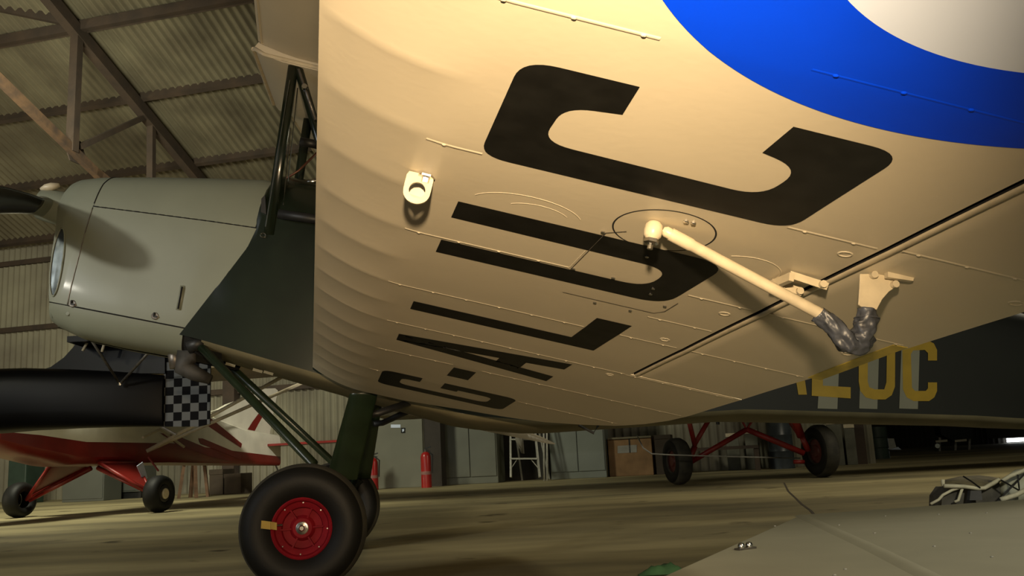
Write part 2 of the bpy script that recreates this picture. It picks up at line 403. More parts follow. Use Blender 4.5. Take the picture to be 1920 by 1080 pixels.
# C : spine inboard, hooks outboard
u0 = 3.100; u1 = 3.412; st = .090
Cp = rounded([(u0, VT, .05), (u0, .806, .05), (u1, .806, .05), (u1, .648), (3.325, .648), (3.305, .718, .05), (3.192, .712, .05), (3.198, .358, .05), (3.318, .362, .04), (3.335, .440), (u1 + .004, .436), (u1 + .002, VT, .05)], 0)
wing_paint('registration_letter', poly_ear(Cp), M_black, wing)
Up = rounded([(2.566, VT), (2.566, .795, .07), (2.882, .803, .07), (2.882, VT), (2.793, VT), (2.785, .725, .06), (2.655, .722, .06), (2.655, VT)], 0)
wing_paint('registration_letter', poly_ear(Up), M_black, wing)
lu = 2.035
Lp = [(lu, VT), (lu, VB), (lu + .316, VB), (lu + .316, VB - .088), (lu + .088, VB - .088), (lu + .088, VT)]
wing_paint('registration_letter', poly_ear(Lp), M_black, wing)
au, av = 1.506, 1.822; ac_ = (au + av) / 2
Ap = [[(au, VB), (au + .092, VB), (ac_ + .045, VT), (ac_ - .045, VT)], [(av - .092, VB), (av, VB), (ac_ + .045, VT), (ac_ - .045, VT)], rc(au + .09, av - .09, .600, .682)]
wing_paint('registration_letter', Ap, M_black, wing, off=.0006)
gu = .757; gv = gu + .316
Gp = rounded([(gu, VT, .05), (gu, VB, .05), (gv, VB, .05), (gv, .515), (gv - .125, .515), (gv - .125, .580), (gv - .09, .580), (gv - .09, .715, .04), (gu + .09, .715, .05), (gu + .09, .360, .05), (gv - .09, .360, .04), (gv - .09, .430), (gv, .430), (gv, VT, .05)], 0)
wing_paint('registration_letter', poly_ear(Gp), M_black, wing)
wing_paint('registration_dash', [rc(1.225, 1.395, .50, .578)], M_black, wing)
wing_paint('registration_letter', poly_ear(Cp), M_black, swing, side=-1); wing_paint('registration_letter', poly_ear(Lp), M_black, swing, side=-1)
# roundel
RC = (3.916, .73)
wing_paint('roundel_blue_ring', [[p for p in q] for q in arcstrip(*RC, .290, .459, 125, 305, 90)], M_blue, wing)
def disc_poly(r, n=72): return [[RC, (RC[0] + r * math.cos(2 * math.pi * i / n), RC[1] + r * math.sin(2 * math.pi * i / n)), (RC[0] + r * math.cos(2 * math.pi * (i + 1) / n), RC[1] + r * math.sin(2 * math.pi * (i + 1) / n))] for i in range(n)]
wing_paint('roundel_white_disc', arcstrip(*RC, .11, .290, 0, 360, 120), M_white, wing)
wing_paint('roundel_red_centre', disc_poly(.11), M_red, wing)
wing_paint('roundel_blue_ring', arcstrip(*RC, .290, .459, 305, 485, 90), M_blue, wing)

# rib tapes with stitch knots
def rib_tape(u, segs, parent, m=M_wing, side=1, w_=.008):
    for a, b in segs:
        mb = MB(); n = max(2, int((b - a) / .02)); rows = []
        for i in range(n + 1):
            v = lerp(a, b, i / n); rows.append([W(u - w_ / 2, v, 0, side), W(u - w_ * .25, v, .0009, side), W(u + w_ * .25, v, .0009, side), W(u + w_ / 2, v, 0, side)])
        mb.grid(rows)
        k = a + .03
        while k < b:
            c = W(u, k, .0007, side); rr = .0042
            mb.grid([[c + Vector((rr * s_ * math.cos(q), rr * s_ * math.sin(q), -h_)) for q in [math.pi / 4 * j for j in range(8)]] for s_, h_ in ((1, 0), (.7, .0013), (.15, .0018))], True)
            k += .085
        mb.go('rib_tape', m, parent, smooth=True)
rib_tape(3.53, [(.20, .955)], wing, M_blue) if False else None
for u, segs in ((1.435, [(.23, .49), (.59, 1.29)]), (1.03, [(.23, .27), (.81, 1.2)]), (1.85, [(.23, .95)]), (2.25, [(.20, .705), (.80, .95)]), (2.665, [(.20, .55), (.81, .955)]), (3.106, [(.19, .283), (.80, .955)]), (3.53, [(.20, .42)]), (2.45, [(.80, .955)]), (2.04, [])):
    if segs: rib_tape(u, segs, wing)
rib_tape(3.545, [(.60, .955)], wing, M_blue)
for u in (2.25, 2.665, 3.12, 3.53): rib_tape(u, [(.99, 1.29)], ail)
rib_tape(1.855 - .012, [(.955, 1.29)], wing)
# faint repair patch, its edges proud of the fabric
def edge_line(name, pts, wd, hgt, m, parent, off0=0.):
    rows = []
    n = len(pts)
    for i, p in enumerate(pts):
        a = pts[max(i - 1, 0)]; b = pts[min(i + 1, n - 1)]; t = Vector((b[0] - a[0], b[1] - a[1])).normalized(); s_ = Vector((-t.y, t.x)) * wd / 2
        rows.append([W(p[0] - s_.x, p[1] - s_.y, off0), W(p[0] - s_.x * .4, p[1] - s_.y * .4, hgt + off0), W(p[0] + s_.x * .4, p[1] + s_.y * .4, hgt + off0), W(p[0] + s_.x, p[1] + s_.y, off0)])
    return MB().grid(rows).go(name, m, parent, smooth=True)
def ell(cu, cv, ru, rv, t0=0, t1=360, n=64): return [(cu + ru * math.cos(R(lerp(t0, t1, i / n))), cv + rv * math.sin(R(lerp(t0, t1, i / n)))) for i in range(n + 1)]
edge_line('access_disc_gap', ell(2.968, .640, .097, .088), .0032, .0004, M_gap, wing, .0002)
edge_line('inspection_ring', ell(2.90, .40, .080, .105, -68, 68), .003, .0007, M_wing, wing)
edge_line('inspection_ring', ell(2.90, .42, .050, .062, -55, 60), .0025, .0006, M_wing, wing)
edge_line('inspection_ring', ell(2.87, .83, .075, .07, -40, 110), .003, .0008, M_wing, wing)
edge_line('patch_edge', [(2.668, .552), (2.73, .552), (2.785, .552)], .003, .0008, M_wing, wing)
edge_line('panel_edge', [(2.93, .585), (2.90, .556), (2.66, .556)], .0015, .0005, M_dsteel, wing, .0012)
edge_line('panel_edge', [(2.49, .585), (2.49, .80), (2.52, .815), (2.60, .815)], .002, .0005, M_dsteel, wing, .0008)
for u, v in ((2.667, .560), (2.668, .646), (2.470, .667), (2.472, .751), (2.90, .55), (2.83, .66), (2.56, .80), (2.62, .745), (2.66, .736)):
    MB().disc(W(u, v, .0005), (0, 0, -1), .0042, .003, 10).go('panel_screw', M_steel, wing)
for u, v in ((3.055, .93), (2.30, .90), (1.80, .92), (2.60, .92), (2.52, 1.25), (3.02, 1.27)):
    edge_line('drain_grommet', ell(u, v, .011, .011, n=18), .004, .0015, M_wing, wing)
for u, v in ((3.30, .80), (3.30, .86)): pass
# picketing lug under the front spar
lg = MB(); cu, cv = 2.958, .199
prof = [(-.024, 0), (.024, 0), (.024, .030)] + [(.024 * math.cos(R(t)), .034 + .022 * math.sin(R(t))) for t in range(10, 180, 17)] + [(-.024, .030)]
hole = [(.0145 * math.cos(R(t)), .031 + .0145 * math.sin(R(t))) for t in range(0, 360, 20)]
def lug_pt(x, h, y=0): q = W(cu, cv); return q + Vector((x, y, 0)) + Vector((0, 0, -h))
outer = [prof[int(i * len(prof) / 18) % len(prof)] for i in range(18)]
import_angles = [(math.atan2(h - .031, x), (x, h)) for x, h in prof]
def ray_prof(t):                                                  # outline point in direction t from the hole centre
    d = (math.cos(t), math.sin(t)); best = .03
    for i in range(len(prof)):
        (x1, y1), (x2, y2) = prof[i], prof[(i + 1) % len(prof)]; y1 -= .031; y2 -= .031
        ex, ey = x2 - x1, y2 - y1; den = d[0] * ey - d[1] * ex
        if abs(den) < 1e-9: continue
        k = (x1 * ey - y1 * ex) / den; m_ = (x1 * d[1] - y1 * d[0]) / den
        if k > 0 and -1e-6 <= m_ <= 1 + 1e-6: best = k
    return (d[0] * best, .031 + d[1] * best)
tt = [2 * math.pi * i / 32 for i in range(32)]
o_ = [ray_prof(t) for t in tt]; h_ = [(.0145 * math.cos(t), .031 + .0145 * math.sin(t)) for t in tt]
rows = [[lug_pt(x, h, -.003) for x, h in o_], [lug_pt(x, h, .003) for x, h in o_], [lug_pt(x, h, .003) for x, h in h_], [lug_pt(x, h, -.003) for x, h in h_], [lug_pt(x, h, -.003) for x, h in o_]]
lg.grid(rows, True); lug = lg.go('picketing_lug', M_cream, wing)
MB().lathe([(0, 0), (.016, 0), (.016, .004), (.009, .005), (.009, .014), (0, .014)], 6, Matrix.Translation(W(cu, cv + .01)) @ Matrix.Rotation(math.pi, 4, 'X'), axis='z').go('bolt', M_steel, lug)
# second lug half, seen just inboard
MB().prism([W(cu - .045, cv - .02) , W(cu - .045, cv + .024), W(cu - .047, cv + .022, .022), W(cu - .047, cv + .002, .034), W(cu - .047, cv - .018, .022)], (0, .004, 0)).go('lug_plate', M_cream, lug)

# aileron push rod, bellcrank and horn
RU = 3.0
def WH(v, h, u=RU): return OUT * u + Vector((v, 0, -h))
rod0, rod1 = WH(.634, .012), WH(.931, .094)
dr = (rod1 - rod0)
MB().tube([rod0 - dr * .02, rod0, rod0 + dr * .03], [.006, .010, .010], 14).tube([rod0 + dr * .03, rod0 + dr * .16, rod0 + dr * .17, rod0 + dr * .98, rod1 + dr * .02], [.0118, .0118, .0104, .0104, .0104], 16).go('aileron_push_rod', M_cream, wing, smooth=40)
jt = MB(); c = WH(.612, .016)
jt.lathe([(0, -.016), (.010, -.016), (.0155, -.010), (.0165, 0), (.0155, .010), (.010, .016), (0, .016)], 20, Matrix.Translation(c), axis='z'); jt.go('rod_end_fitting', M_cream, wing, smooth=40)
nt_ = MB(); nt_.lathe([(0, .0), (.0135, .0), (.0135, .006), (.010, .009), (0, .009)], 6, Matrix.Translation(c + Vector((0, 0, -.016))) @ Matrix.Rotation(math.pi, 4, 'X'), axis='z'); nt_.lathe([(0, 0), (.005, 0), (.005, .018), (0, .019)], 8, Matrix.Translation(c + Vector((0, 0, -.016))) @ Matrix.Rotation(math.pi, 4, 'X'), axis='z')
nt_.go('castle_nut', M_steel, wing, smooth=30)
MB().tube([rod1 - dr * .01, rod1 + dr * .035], .0115, 14).go('hose_clip', M_steel, wing, smooth=True)
# tape-wrapped elbow
def wrap(path, rads, name, seed):
    rows = []; n = 28; pts = []
    for i in range(len(path) - 1):
        for k in range(10): pts.append((Vector(path[i]).lerp(Vector(path[i + 1]), k / 10), lerp(rads[i], rads[i + 1], k / 10)))
    pts.append((Vector(path[-1]), rads[-1]))
    for _ in range(2):
        pts = [pts[0]] + [((pts[i - 1][0] + pts[i][0] * 2 + pts[i + 1][0]) / 4, pts[i][1]) for i in range(1, len(pts) - 1)] + [pts[-1]]
    for i, (p, r) in enumerate(pts):
        t = (pts[min(i + 1, len(pts) - 1)][0] - pts[max(i - 1, 0)][0]).normalized(); a = Vector((0, 1, 0)); a = (a - t * a.dot(t)).normalized(); b = t.cross(a)
        row = []
        for j in range(n):
            q = 2 * math.pi * j / n; d = a * math.cos(q) + b * math.sin(q)
            rr = r * (1 + .42 * noise.noise(Vector((math.cos(q) * 1.5 + i * .03, math.sin(q) * 1.5 + i * .11, seed))) + .22 * noise.noise(Vector((math.cos(q) * 3.2, math.sin(q) * 3.2 + i * .3, seed + 5))) + .05 * math.sin(i * .5 + 3 * q + seed))
            row.append(p + d * rr)
        rows.append(row)
    return MB().grid(rows, True, True, True).go(name, M_cloth, wing, smooth=True)
wrap([WH(.926, .093), WH(.955, .110), WH(.982, .130), WH(1.000, .136), WH(1.010, .118), WH(1.014, .095), WH(1.012, .066)], [.0135, .016, .019, .017, .0195, .019, .0165], 'tape_wrapping', 3.1)
MB().tube([WH(1.0135, .082) + Vector((.021 * math.cos(t), .021 * math.sin(t), .003 * math.cos(t))) for t in [2 * math.pi * k / 20 for k in range(21)]], .0012, 6).go('tape_edge', M_cloth, wing)
# horn plates bolted to the aileron
def plate_px(name, pts, thick_=.0035, parent=ail, m=M_cream):
    P = [Vector(p) for p in pts]
    return MB().prism(P, Vector((0, -thick_, 0))).go(name, m, parent)
hp_ = [WH(.990, .006), WH(.992, .03), WH(.994, .062), WH(1.024, .075)] + [WH(v, h) for v, h in ((1.030, .058), (1.036, .042), (1.046, .026), (1.060, .012), (1.064, -.002))] + [WH(1.03, -.004)]
horn = plate_px('control_horn', hp_); bevel(horn, .0008, 1)
plate_px('horn_bracket', [WH(1.028, -.004, 3.012), WH(1.078, -.006, 3.012), WH(1.076, .004, 3.012), WH(1.03, .008, 3.012)], .012)
for v, h in ((1.012, .004), (1.052, .012)): MB().tube([WH(v, h) + Vector((0, .002, 0)), WH(v, h) + Vector((0, -.014, 0))], .0065, 10).go('horn_bolt', M_cream, ail, smooth=40)
# hinge bracket ahead of the gap
hk = MB(); HU = 2.905
hk.prism([WH(.895, .0, HU - .04), WH(.905, .012, HU - .04), WH(.955, .020, HU - .04), WH(.957, .004, HU - .04)], (0, -.003, 0))
hk.prism([WH(.900, .0, HU + .02), WH(.903, .014, HU + .02), WH(.972, .020, HU + .02), WH(.975, .006, HU + .02)], (0, -.003, 0))
hk.bar(WH(.899, .010, HU - .045), WH(.902, .012, HU + .025), .010, .016)
hk.go('hinge_bracket', M_cream, wing)
for v, u in ((.912, HU - .045), (.950, HU - .045), (.962, HU + .016)): MB().tube([WH(v, .012, u), WH(v, .012, u) + Vector((0, -.016, 0))], .007, 10).go('hinge_bolt', M_cream, wing, smooth=40)
for v in (.655, .668): MB().disc(WH(v, -.001, 3.035), (0, 0, -1), .005, .004, 8).go('disc_screw', M_steel, wing)
# yellow trim strip on the aileron's trailing edge
MB().prism([W(2.255, 1.300, .001), W(2.655, 1.275, .001), W(2.66, 1.305, .001), W(2.262, 1.332, .001)], (0, 0, .004)).go('trim_strip', M_ytape, ail)
# gap fairing seen below the wing centre: pitot etc.
MB().tube([ac(1085, 797, .62), ac(1113, 812, .62), ac(1122, 797, .62)], .006, 8).go('drain_pipe', M_dark, plane)

# ---- fuselage
FWD = [(-.60, .300), (-.35, .305), (0, .31), (1.2, .31), (2.0, .27), (3.0, .205), (4.0, .13), (4.9, .04)]
def fw(a): return interp(FWD, a)
ZLO = [(-.60, .120), (-.5, .118), (.03, .084), (.75, .045), (1.1, .09), (2.055, .362), (3.264, .600), (3.461, .632), (4.9, .90)]
ZTOP = [(-.60, .90), (-.42, 1.00), (-.1, 1.035), (.3, 1.03), (1.6, 1.06), (2.4, 1.14), (3.4, 1.22), (4.9, 1.25)]
def fsec0(a):
    w_, zl, zt = fw(a) - .002, interp(ZLO, a), interp(ZTOP, a); zs = zt - min(.26, (zt - zl) * .45); out = []
    ks = [0, .2, .4, .6, .8, 1]
    out += [Vector((a, w_, lerp(zl, zs, k))) for k in ks] + [Vector((a, w_ * abs(math.cos(t)) ** .62 * (1 if math.cos(t) > 0 else -1), zs + (zt - zs) * math.sin(t) ** .8)) for t in [math.pi * i / 14 for i in range(1, 14)]] + [Vector((a, -w_, lerp(zs, zl, k))) for k in ks]
    return out
def fsec(a, which):
    w_, zl, zt = fw(a), interp(ZLO, a), interp(ZTOP, a); zs = zt - min(.26, (zt - zl) * .45); out = []
    if which == 'side' and a < -.33:
        edge = lambda z: interp([(.1, -.60), (.155, -.578), (.682, -.368), (.72, -.405), (2, -.405)], z)
        return [Vector((max(p.x, edge(p.z)), p.y, p.z)) for p in fsec0(a)]
    if which == 'side':
        return fsec0(a)
        n = 22
        for i in range(n + 1):                                    # starboard low -> over the top -> port low
            if i == 0: out.append(Vector((a, w_, zl))); continue
            if i == n: out.append(Vector((a, -w_, zl))); continue
            t = math.pi * (i - 1) / (n - 2); c_, s_ = math.cos(t), math.sin(t)
            out.append(Vector((a, w_ * (1 if c_ > 0 else -1) * abs(c_) ** .62, zs + (zt - zs) * abs(s_) ** .8)))
        return out
    for i in range(13):
        t = math.pi * i / 12; out.append(Vector((a, -w_ * math.cos(t), zl - .042 * abs(math.sin(t)) ** .7)))
    return out
av_ = [-.60 + .11 * i for i in range(51)]; av_ = [a for a in av_ if a < 4.9] + [4.9]
MB().grid([fsec(a, 'side') for a in av_ if a <= 1.3]).go('fuselage', M_green, plane, smooth=50)
MB().grid([fsec(a, 'side') for a in ([1.27] + [a for a in av_ if a > 1.3])], capb=True).go('rear_fuselage', M_camo, plane, smooth=50)
MB().grid([fsec(a, 'belly') for a in av_ if a >= -.5]).go('belly', M_belly, plane, smooth=50)
def fus(x, y, d=0.):
    w_ = .3
    for _ in range(5): q = ac(x, y, w_ + d); w_ = fw(q.x)
    return q
def decal(name, pxs, m, d=.0015):
    P = [fus(x, y, d) for x, y in pxs]; mb = MB()
    for t in poly_ear([(p.x, p.z) for p in P]): pass
    from mathutils.geometry import tessellate_polygon
    tr = tessellate_polygon([[Vector((p.x, p.z, 0)) for p in P]])
    return mb.add(P, [tuple(t) for t in tr]).go(name, m, FUS)
FUS = [o for o in plane.children if o.name.startswith('rear_fuselage')][0]
M_cwhite = mat('faded_white_stripe', (.19, .19, .145), .5, var=.05, scale=4)
for xa, xb, xc, xd in ((1533, 1570, 1574, 1541), (1611, 1645, 1650, 1614), (1686, 1721, 1722, 1690)):
    decal('white_stripe', [(xa, 766), (xb, 767), (xd + 36, 600), (xd + 2, 600)], M_cwhite, .0008)
decal('registration_letter', [(1493, 716), (1509, 711), (1513, 740), (1497, 740)], M_yellow)
decal('registration_letter', [(1522, 742), (1524, 600), (1544, 600), (1543, 723), (1595, 726), (1595, 747)], M_yellow)
def ring_px(pts): return decal('registration_letter', pts, M_yellow)
ring_px([(1611, 600), (1610, 715), (1613, 733), (1623, 745), (1638, 749), (1660, 749), (1672, 741), (1678, 725), (1679, 600), (1664, 600), (1662, 717), (1658, 730), (1640, 730), (1630, 726), (1627, 715), (1628, 600)])
ring_px([(1757, 676), (1757, 656), (1751, 644), (1740, 638), (1712, 638), (1698, 645), (1692, 656), (1693, 730), (1700, 745), (1713, 752), (1742, 752), (1752, 745), (1757, 733), (1757, 717), (1740, 717), (1740, 728), (1736, 733), (1716, 733), (1710, 727), (1708, 664), (1712, 657), (1734, 656), (1740, 662), (1740, 676)])
# tail end (beyond the frame on the right)
MB().prism([(4.5, 0, 1.05), (4.75, 0, 1.75), (5.1, 0, 1.85), (5.35, 0, 1.5), (5.3, 0, .85), (4.9, 0, .86)], (0, .03, 0)).go('fin_and_rudder', M_camo, plane)
MB().prism([(4.35, -1.5, 1.04), (4.9, -1.6, 1.04), (5.0, 0, 1.04), (4.9, 1.6, 1.04), (4.35, 1.5, 1.04), (4.2, 0, 1.04)], (0, 0, .03)).go('tailplane', M_camo, plane)
zt_ = (.81 - .258 * 4.75)
MB().tube([(4.6, 0, .86), (4.85, 0, (.012 - zt_) / .966)], .02, 8).go('tail_skid', M_dsteel, plane)

# ---- cowling
CW = [(-1.36, .14), (-1.33, .165), (-1.28, .19), (-1.18, .215), (-.9, .255), (-.6, .292), (-.36, .306)]
tsil = [(112, 351), (125, 342), (150, 333), (190, 330), (300, 331), (400, 334), (500, 338)]
CT = [(-1.37, .66)] + [(ac(x, y, .10).x, ac(x, y, .10).z + .006) for x, y in tsil]
csil = [(92, 600), (100, 609), (148, 632), (222, 648), (322, 666), (360, 674)]
CB = [(-1.37, .20)] + [(ac(x, y, .12).x, ac(x, y, .12).z) for x, y in csil]
def cfw(a): return interp(CW, a)
def chw(a, z):                                                    # half width at height z
    zt, zb = interp(CT, a), interp(CB, a); zc = .40; w_ = cfw(a)
    k = (z - zc) / (zt - zc) if z > zc else (zc - z) / (zc - zb)
    k = min(1, max(0, k)); n = 3.0 if z > zc else 4.2
    return w_ * (1 - k ** n) ** (1 / n)
ZUS = [(-1.4, .622), (-1.17, .625), (-.37, .682)]; ZLS = [(-1.4, .145), (-1.14, .147), (-.567, .155), (-.3, .16)]
AR = lambda z: lerp(-.575, -.365, min(1.05, max(0, (z - .155) / .527)))
AF = lambda z: interp([(.05, -1.12), (.145, -1.135), (.62, -1.165), (.75, -1.17), (.86, -1.15)], z)
def cpatch(name, zlo, zhi, alo, ahi, m, sides=(-1,), na=26, nz=18, off=0., parent=plane, join=False):
    objs = []
    mb = MB()
    for sd in sides:
        rows = []
        for i in range(na + 1):
            row = []
            for j in range(nz + 1):
                t = j / nz
                if join == 'top': t = math.sin(t * math.pi / 2)
                if join == 'bot': t = 1 - math.cos(t * math.pi / 2)
                a = 0
                z = None; a = lerp(-1.0, -1.0, 0)
                a = lerp(alo(.4), ahi(.4), i / na)
                z = lerp(zlo(a), zhi(a), t); a = lerp(alo(z), ahi(z), i / na); z = lerp(zlo(a), zhi(a), t)
                h = chw(a, z)
                row.append(Vector((a, sd * (h + off), z)))
            rows.append(row)
        mb.grid(rows)
    return mb.go(name, m, parent, smooth=50)
AFR = lambda z: interp([(.06, -1.195), (.17, -1.235), (.36, -1.283), (.51, -1.312), (.62, -1.345), (.70, -1.350), (.80, -1.33)], z)
ZU = lambda a: interp(ZUS, a); ZL = lambda a: interp(ZLS, a); ZT = lambda a: interp(CT, a) - 1e-5; ZB = lambda a: interp(CB, a) + 1e-5
G_ = .0022
cpatch('side_cowl_panel', lambda a: ZL(a) + G_, lambda a: ZU(a) - G_, lambda z: AF(z) + .002, AR, M_cowl)
scp = cpatch('side_cowl_panel', lambda a: ZL(a) + G_, lambda a: ZU(a) - G_, lambda z: AF(z) + .002, AR, M_cowl, sides=(1,))
cpatch('top_cowl_panel', lambda a: ZU(a) + G_, ZT, lambda z: AF(z) + .002, lambda z: -.40, M_cowl, sides=(-1, 1), join='top')
cpatch('chin_cowl', ZB, lambda a: ZL(a) - G_, AFR, lambda z: -.585, M_cowl, sides=(-1, 1), join='bot')
nose = cpatch('nose_cowl', lambda a: ZL(a) + G_, ZT, AFR, AF, M_cowl, sides=(-1, 1), join='top', na=16, nz=30)
# dark inner shell so seams read dark
cpatch('inner_cowl', ZB, ZT, lambda z: AFR(z) + .02, lambda z: -.40, M_gap, sides=(-1, 1), off=-.006, nz=40)
# front face
fr = []
zf_ = [interp(CB, -1.20) + (interp(CT, -1.345) - interp(CB, -1.20)) * k / 24 for k in range(25)]
MB().grid([[Vector((AFR(z), s_ * chw(AFR(z), z) * k, z)) + Vector((-.02 * (1 - k * k), 0, 0)) for s_, k in ((-1, 1), (-1, .9), (-1, .6), (-1, .3), (1, 0), (1, .3), (1, .6), (1, .9), (1, 1))] for z in zf_]).go('nose_face', M_cowl, nose, smooth=40)
# air intake on the port nose corner
def cpt(a, z, off): return Vector((a, -(chw(a, z) + off), z))
cx_, cz_ = -1.243, .335
ins = [[cpt(cx_ + r * .026 * math.cos(R(t)) - .03 * r * math.sin(R(t)), cz_ + .155 * r * math.sin(R(t)), .0015 - .0 * r) for t in range(0, 360, 12)] for r in (.05, .5, 1)]
MB().grid(ins, True, True).go('air_intake', mat('intake_shade', (.10, .12, .13), .25, .6, var=.3, scale=20), nose, smooth=True)
rim = [cpt(cx_ + .028 * math.cos(R(t)) - .03 * math.sin(R(t)), cz_ + .160 * math.sin(R(t)), .003) for t in range(0, 361, 10)]
MB().tube(rim, .004, 8).go('intake_rim', M_cowl, nose, smooth=True)
# piano hinge on the upper seam, seam on the lower edge
def seam(name, zf, a0, a1, m, r=.0035, dash=None, parent=plane):
    mb = MB(); n = 60; k = 0
    P = [cpt(lerp(a0, a1, i / n), zf(lerp(a0, a1, i / n)), .0005) for i in range(n + 1)]
    if not dash: return mb.tube(P, r, 6).go(name, m, parent, smooth=True)
    for i in range(0, n - 1, 3): mb.tube(P[i:i + 3], r, 6)
    return mb.go(name, m, parent, smooth=True)
seam('piano_hinge', ZU, -1.165, -.38, M_gap, .0030, dash=True)
seam('lower_seam', ZL, -1.13, -.58, M_gap, .0035)
MB().tube([cpt(AF(z), z, .001) for z in [.15 + .012 * i for i in range(40)]], .0025, 6).go('nose_seam', M_dsteel, nose, smooth=True)
MB().tube([cpt(AF(z), z, .001) for z in [.64 + .008 * i for i in range(25)]], .0025, 6).go('nose_seam', M_gap, nose, smooth=True)
def fastener(x, y):
    q = ac(x, y, .25); q = cpt(q.x, q.z, 0)
    f = MB(); f.disc(q, (0, -1, 0), .017, .005, 16); o = f.go('fastener_cup', M_dsteel, plane, smooth=30)
    MB().bar(q + Vector((-.006, -.006, .014)), q + Vector((-.002, -.009, -.004)), .007, .007).bar(q + Vector((-.004, -.009, -.004)), q + Vector((.012, -.009, -.002)), .007, .007).go('latch_toggle', M_dark, o)
fastener(131, 567); fastener(293, 594)
q = ac(127, 588, .2); q = cpt(q.x, max(q.z, .10), 0); MB().disc(q, (0, -1, 0), .010, .004).go('cowl_button', M_cowl, plane)
# slot with a raised lip
q1 = ac(344, 536, .28); q2 = ac(335, 582, .28)
sl = [cpt(q1.x, q1.z, 0), cpt(q2.x, q2.z, 0)]
MB().tube(sl, .012, 12, ry=.004).go('slot_lip', M_cowl, plane, smooth=True)
MB().tube([sl[0] + Vector((0, -.011, -.008)), sl[1] + Vector((0, -.011, .004))], .004, 8).go('drain_slot', M_gap, plane)
# hinge end loop and little handle
q = fus(493, 441, .006); MB().tube([q + Vector((.012 * math.cos(t), 0, .010 * math.sin(t))) for t in [2 * math.pi * k / 16 for k in range(17)]], .002, 6).go('cable_loop', M_steel, plane)
# exhaust stub and sump below the cowl
P = [ac(372, 652, .18), ac(350, 668, .2), ac(345, 690, .2), ac(365, 700, .2), ac(395, 712, .2)]
MB().tube(P, [.045, .05, .045, .035, .022], 16).go('exhaust_pipe', mat('exhaust_grey', (.05, .047, .042), .7, .2, var=.3, scale=14), plane, smooth=True)
MB().tube([ac(325, 655, .10), ac(330, 690, .10)], .028, 14).go('breather_pipe', M_dsteel, plane, smooth=True)
MB().tube([ac(352, 652, .27), ac(385, 640, .27)], .028, 14).go('engine_mount_end', M_dark, plane, smooth=True)
# leading boot strip under the fuselage edge, chipped paint
for i in (0, 1.5, 2.1):
    x = 432 + i * 34
    q = fus(x, 684 + i * 7.3, .001); MB().box((-.022, -.001, -.006), (.022, .001, .006), Matrix.Translation(q) @ Matrix.Rotation(.06, 4, 'Y')).go('longeron_clip', M_belly, plane)
# step/door sill roll
MB().tube([fus(522, 401, .02), fus(640, 418, .02)], .022, 14).go('sill_roll', M_dark, plane, smooth=True)
MB().prism([fus(x, y, .012) for x, y in ((490, 372), (497, 365), (499, 402), (489, 397))], (0, .02, 0)).go('cowl_stop', M_dark, plane)

# ---- propeller
hub = ac(92, 386, 0); PH = R(-15)
def blade(sgn, r0=.04, r1=.96):
    bd = Vector((0, -math.cos(PH) * sgn, math.sin(PH) * sgn)); ch = Vector((0, math.sin(PH) * -sgn, -math.cos(PH) * sgn)); ax = Vector((1, 0, 0)); rows = []
    for i in range(30):
        r = lerp(r0, r1, i / 29); t = (r - .04) / .92
        cw = interp([(0, .11), (.12, .12), (.3, .15), (.55, .165), (.8, .14), (.93, .10), (.98, .06), (1, .015)], t); th = interp([(0, .10), (.15, .07), (.4, .035), (1, .010)], t)
        tw = R(interp([(0, 62), (.15, 52), (.5, 30), (1, 16)], t))
        c1 = ch * math.cos(tw) + ax * math.sin(tw) * -1; n1 = ch * math.sin(tw) + ax * math.cos(tw)
        rows.append([hub + bd * r + c1 * cw / 2 * math.cos(q) + n1 * th / 2 * math.sin(q) * (1 + .3 * math.cos(q)) for q in [2 * math.pi * j / 24 for j in range(24)]])
    return MB().grid(rows, True, True, True)
M_prop = mat('black_prop_paint', (.010, .010, .009), .3, var=.2, scale=10, coat=.3)
pr = MB().lathe([(0, -.055), (.045, -.055), (.074, -.04), (.080, 0), (.084, .06), (.08, .12), (0, .12)], 32, Matrix.Translation(hub) @ Matrix.Rotation(R(90), 4, 'Z') @ Matrix.Rotation(math.pi, 4, 'Z')).go('propeller_hub', M_cowl, plane, smooth=40)
pr.name = 'propeller'
for s_ in (1, -1): blade(s_, .17).go('propeller_blade', M_prop, pr, smooth=True); blade(s_, .0, .172).go('blade_root', M_cowl, pr, smooth=True)
MB().tube([ac(76, 355, .04), ac(86, 352, .04), ac(97, 350, .04), ac(112, 347, .04)], [.008, .018, .02, .010], 14).go('hub_cap', M_cream, pr, smooth=True)

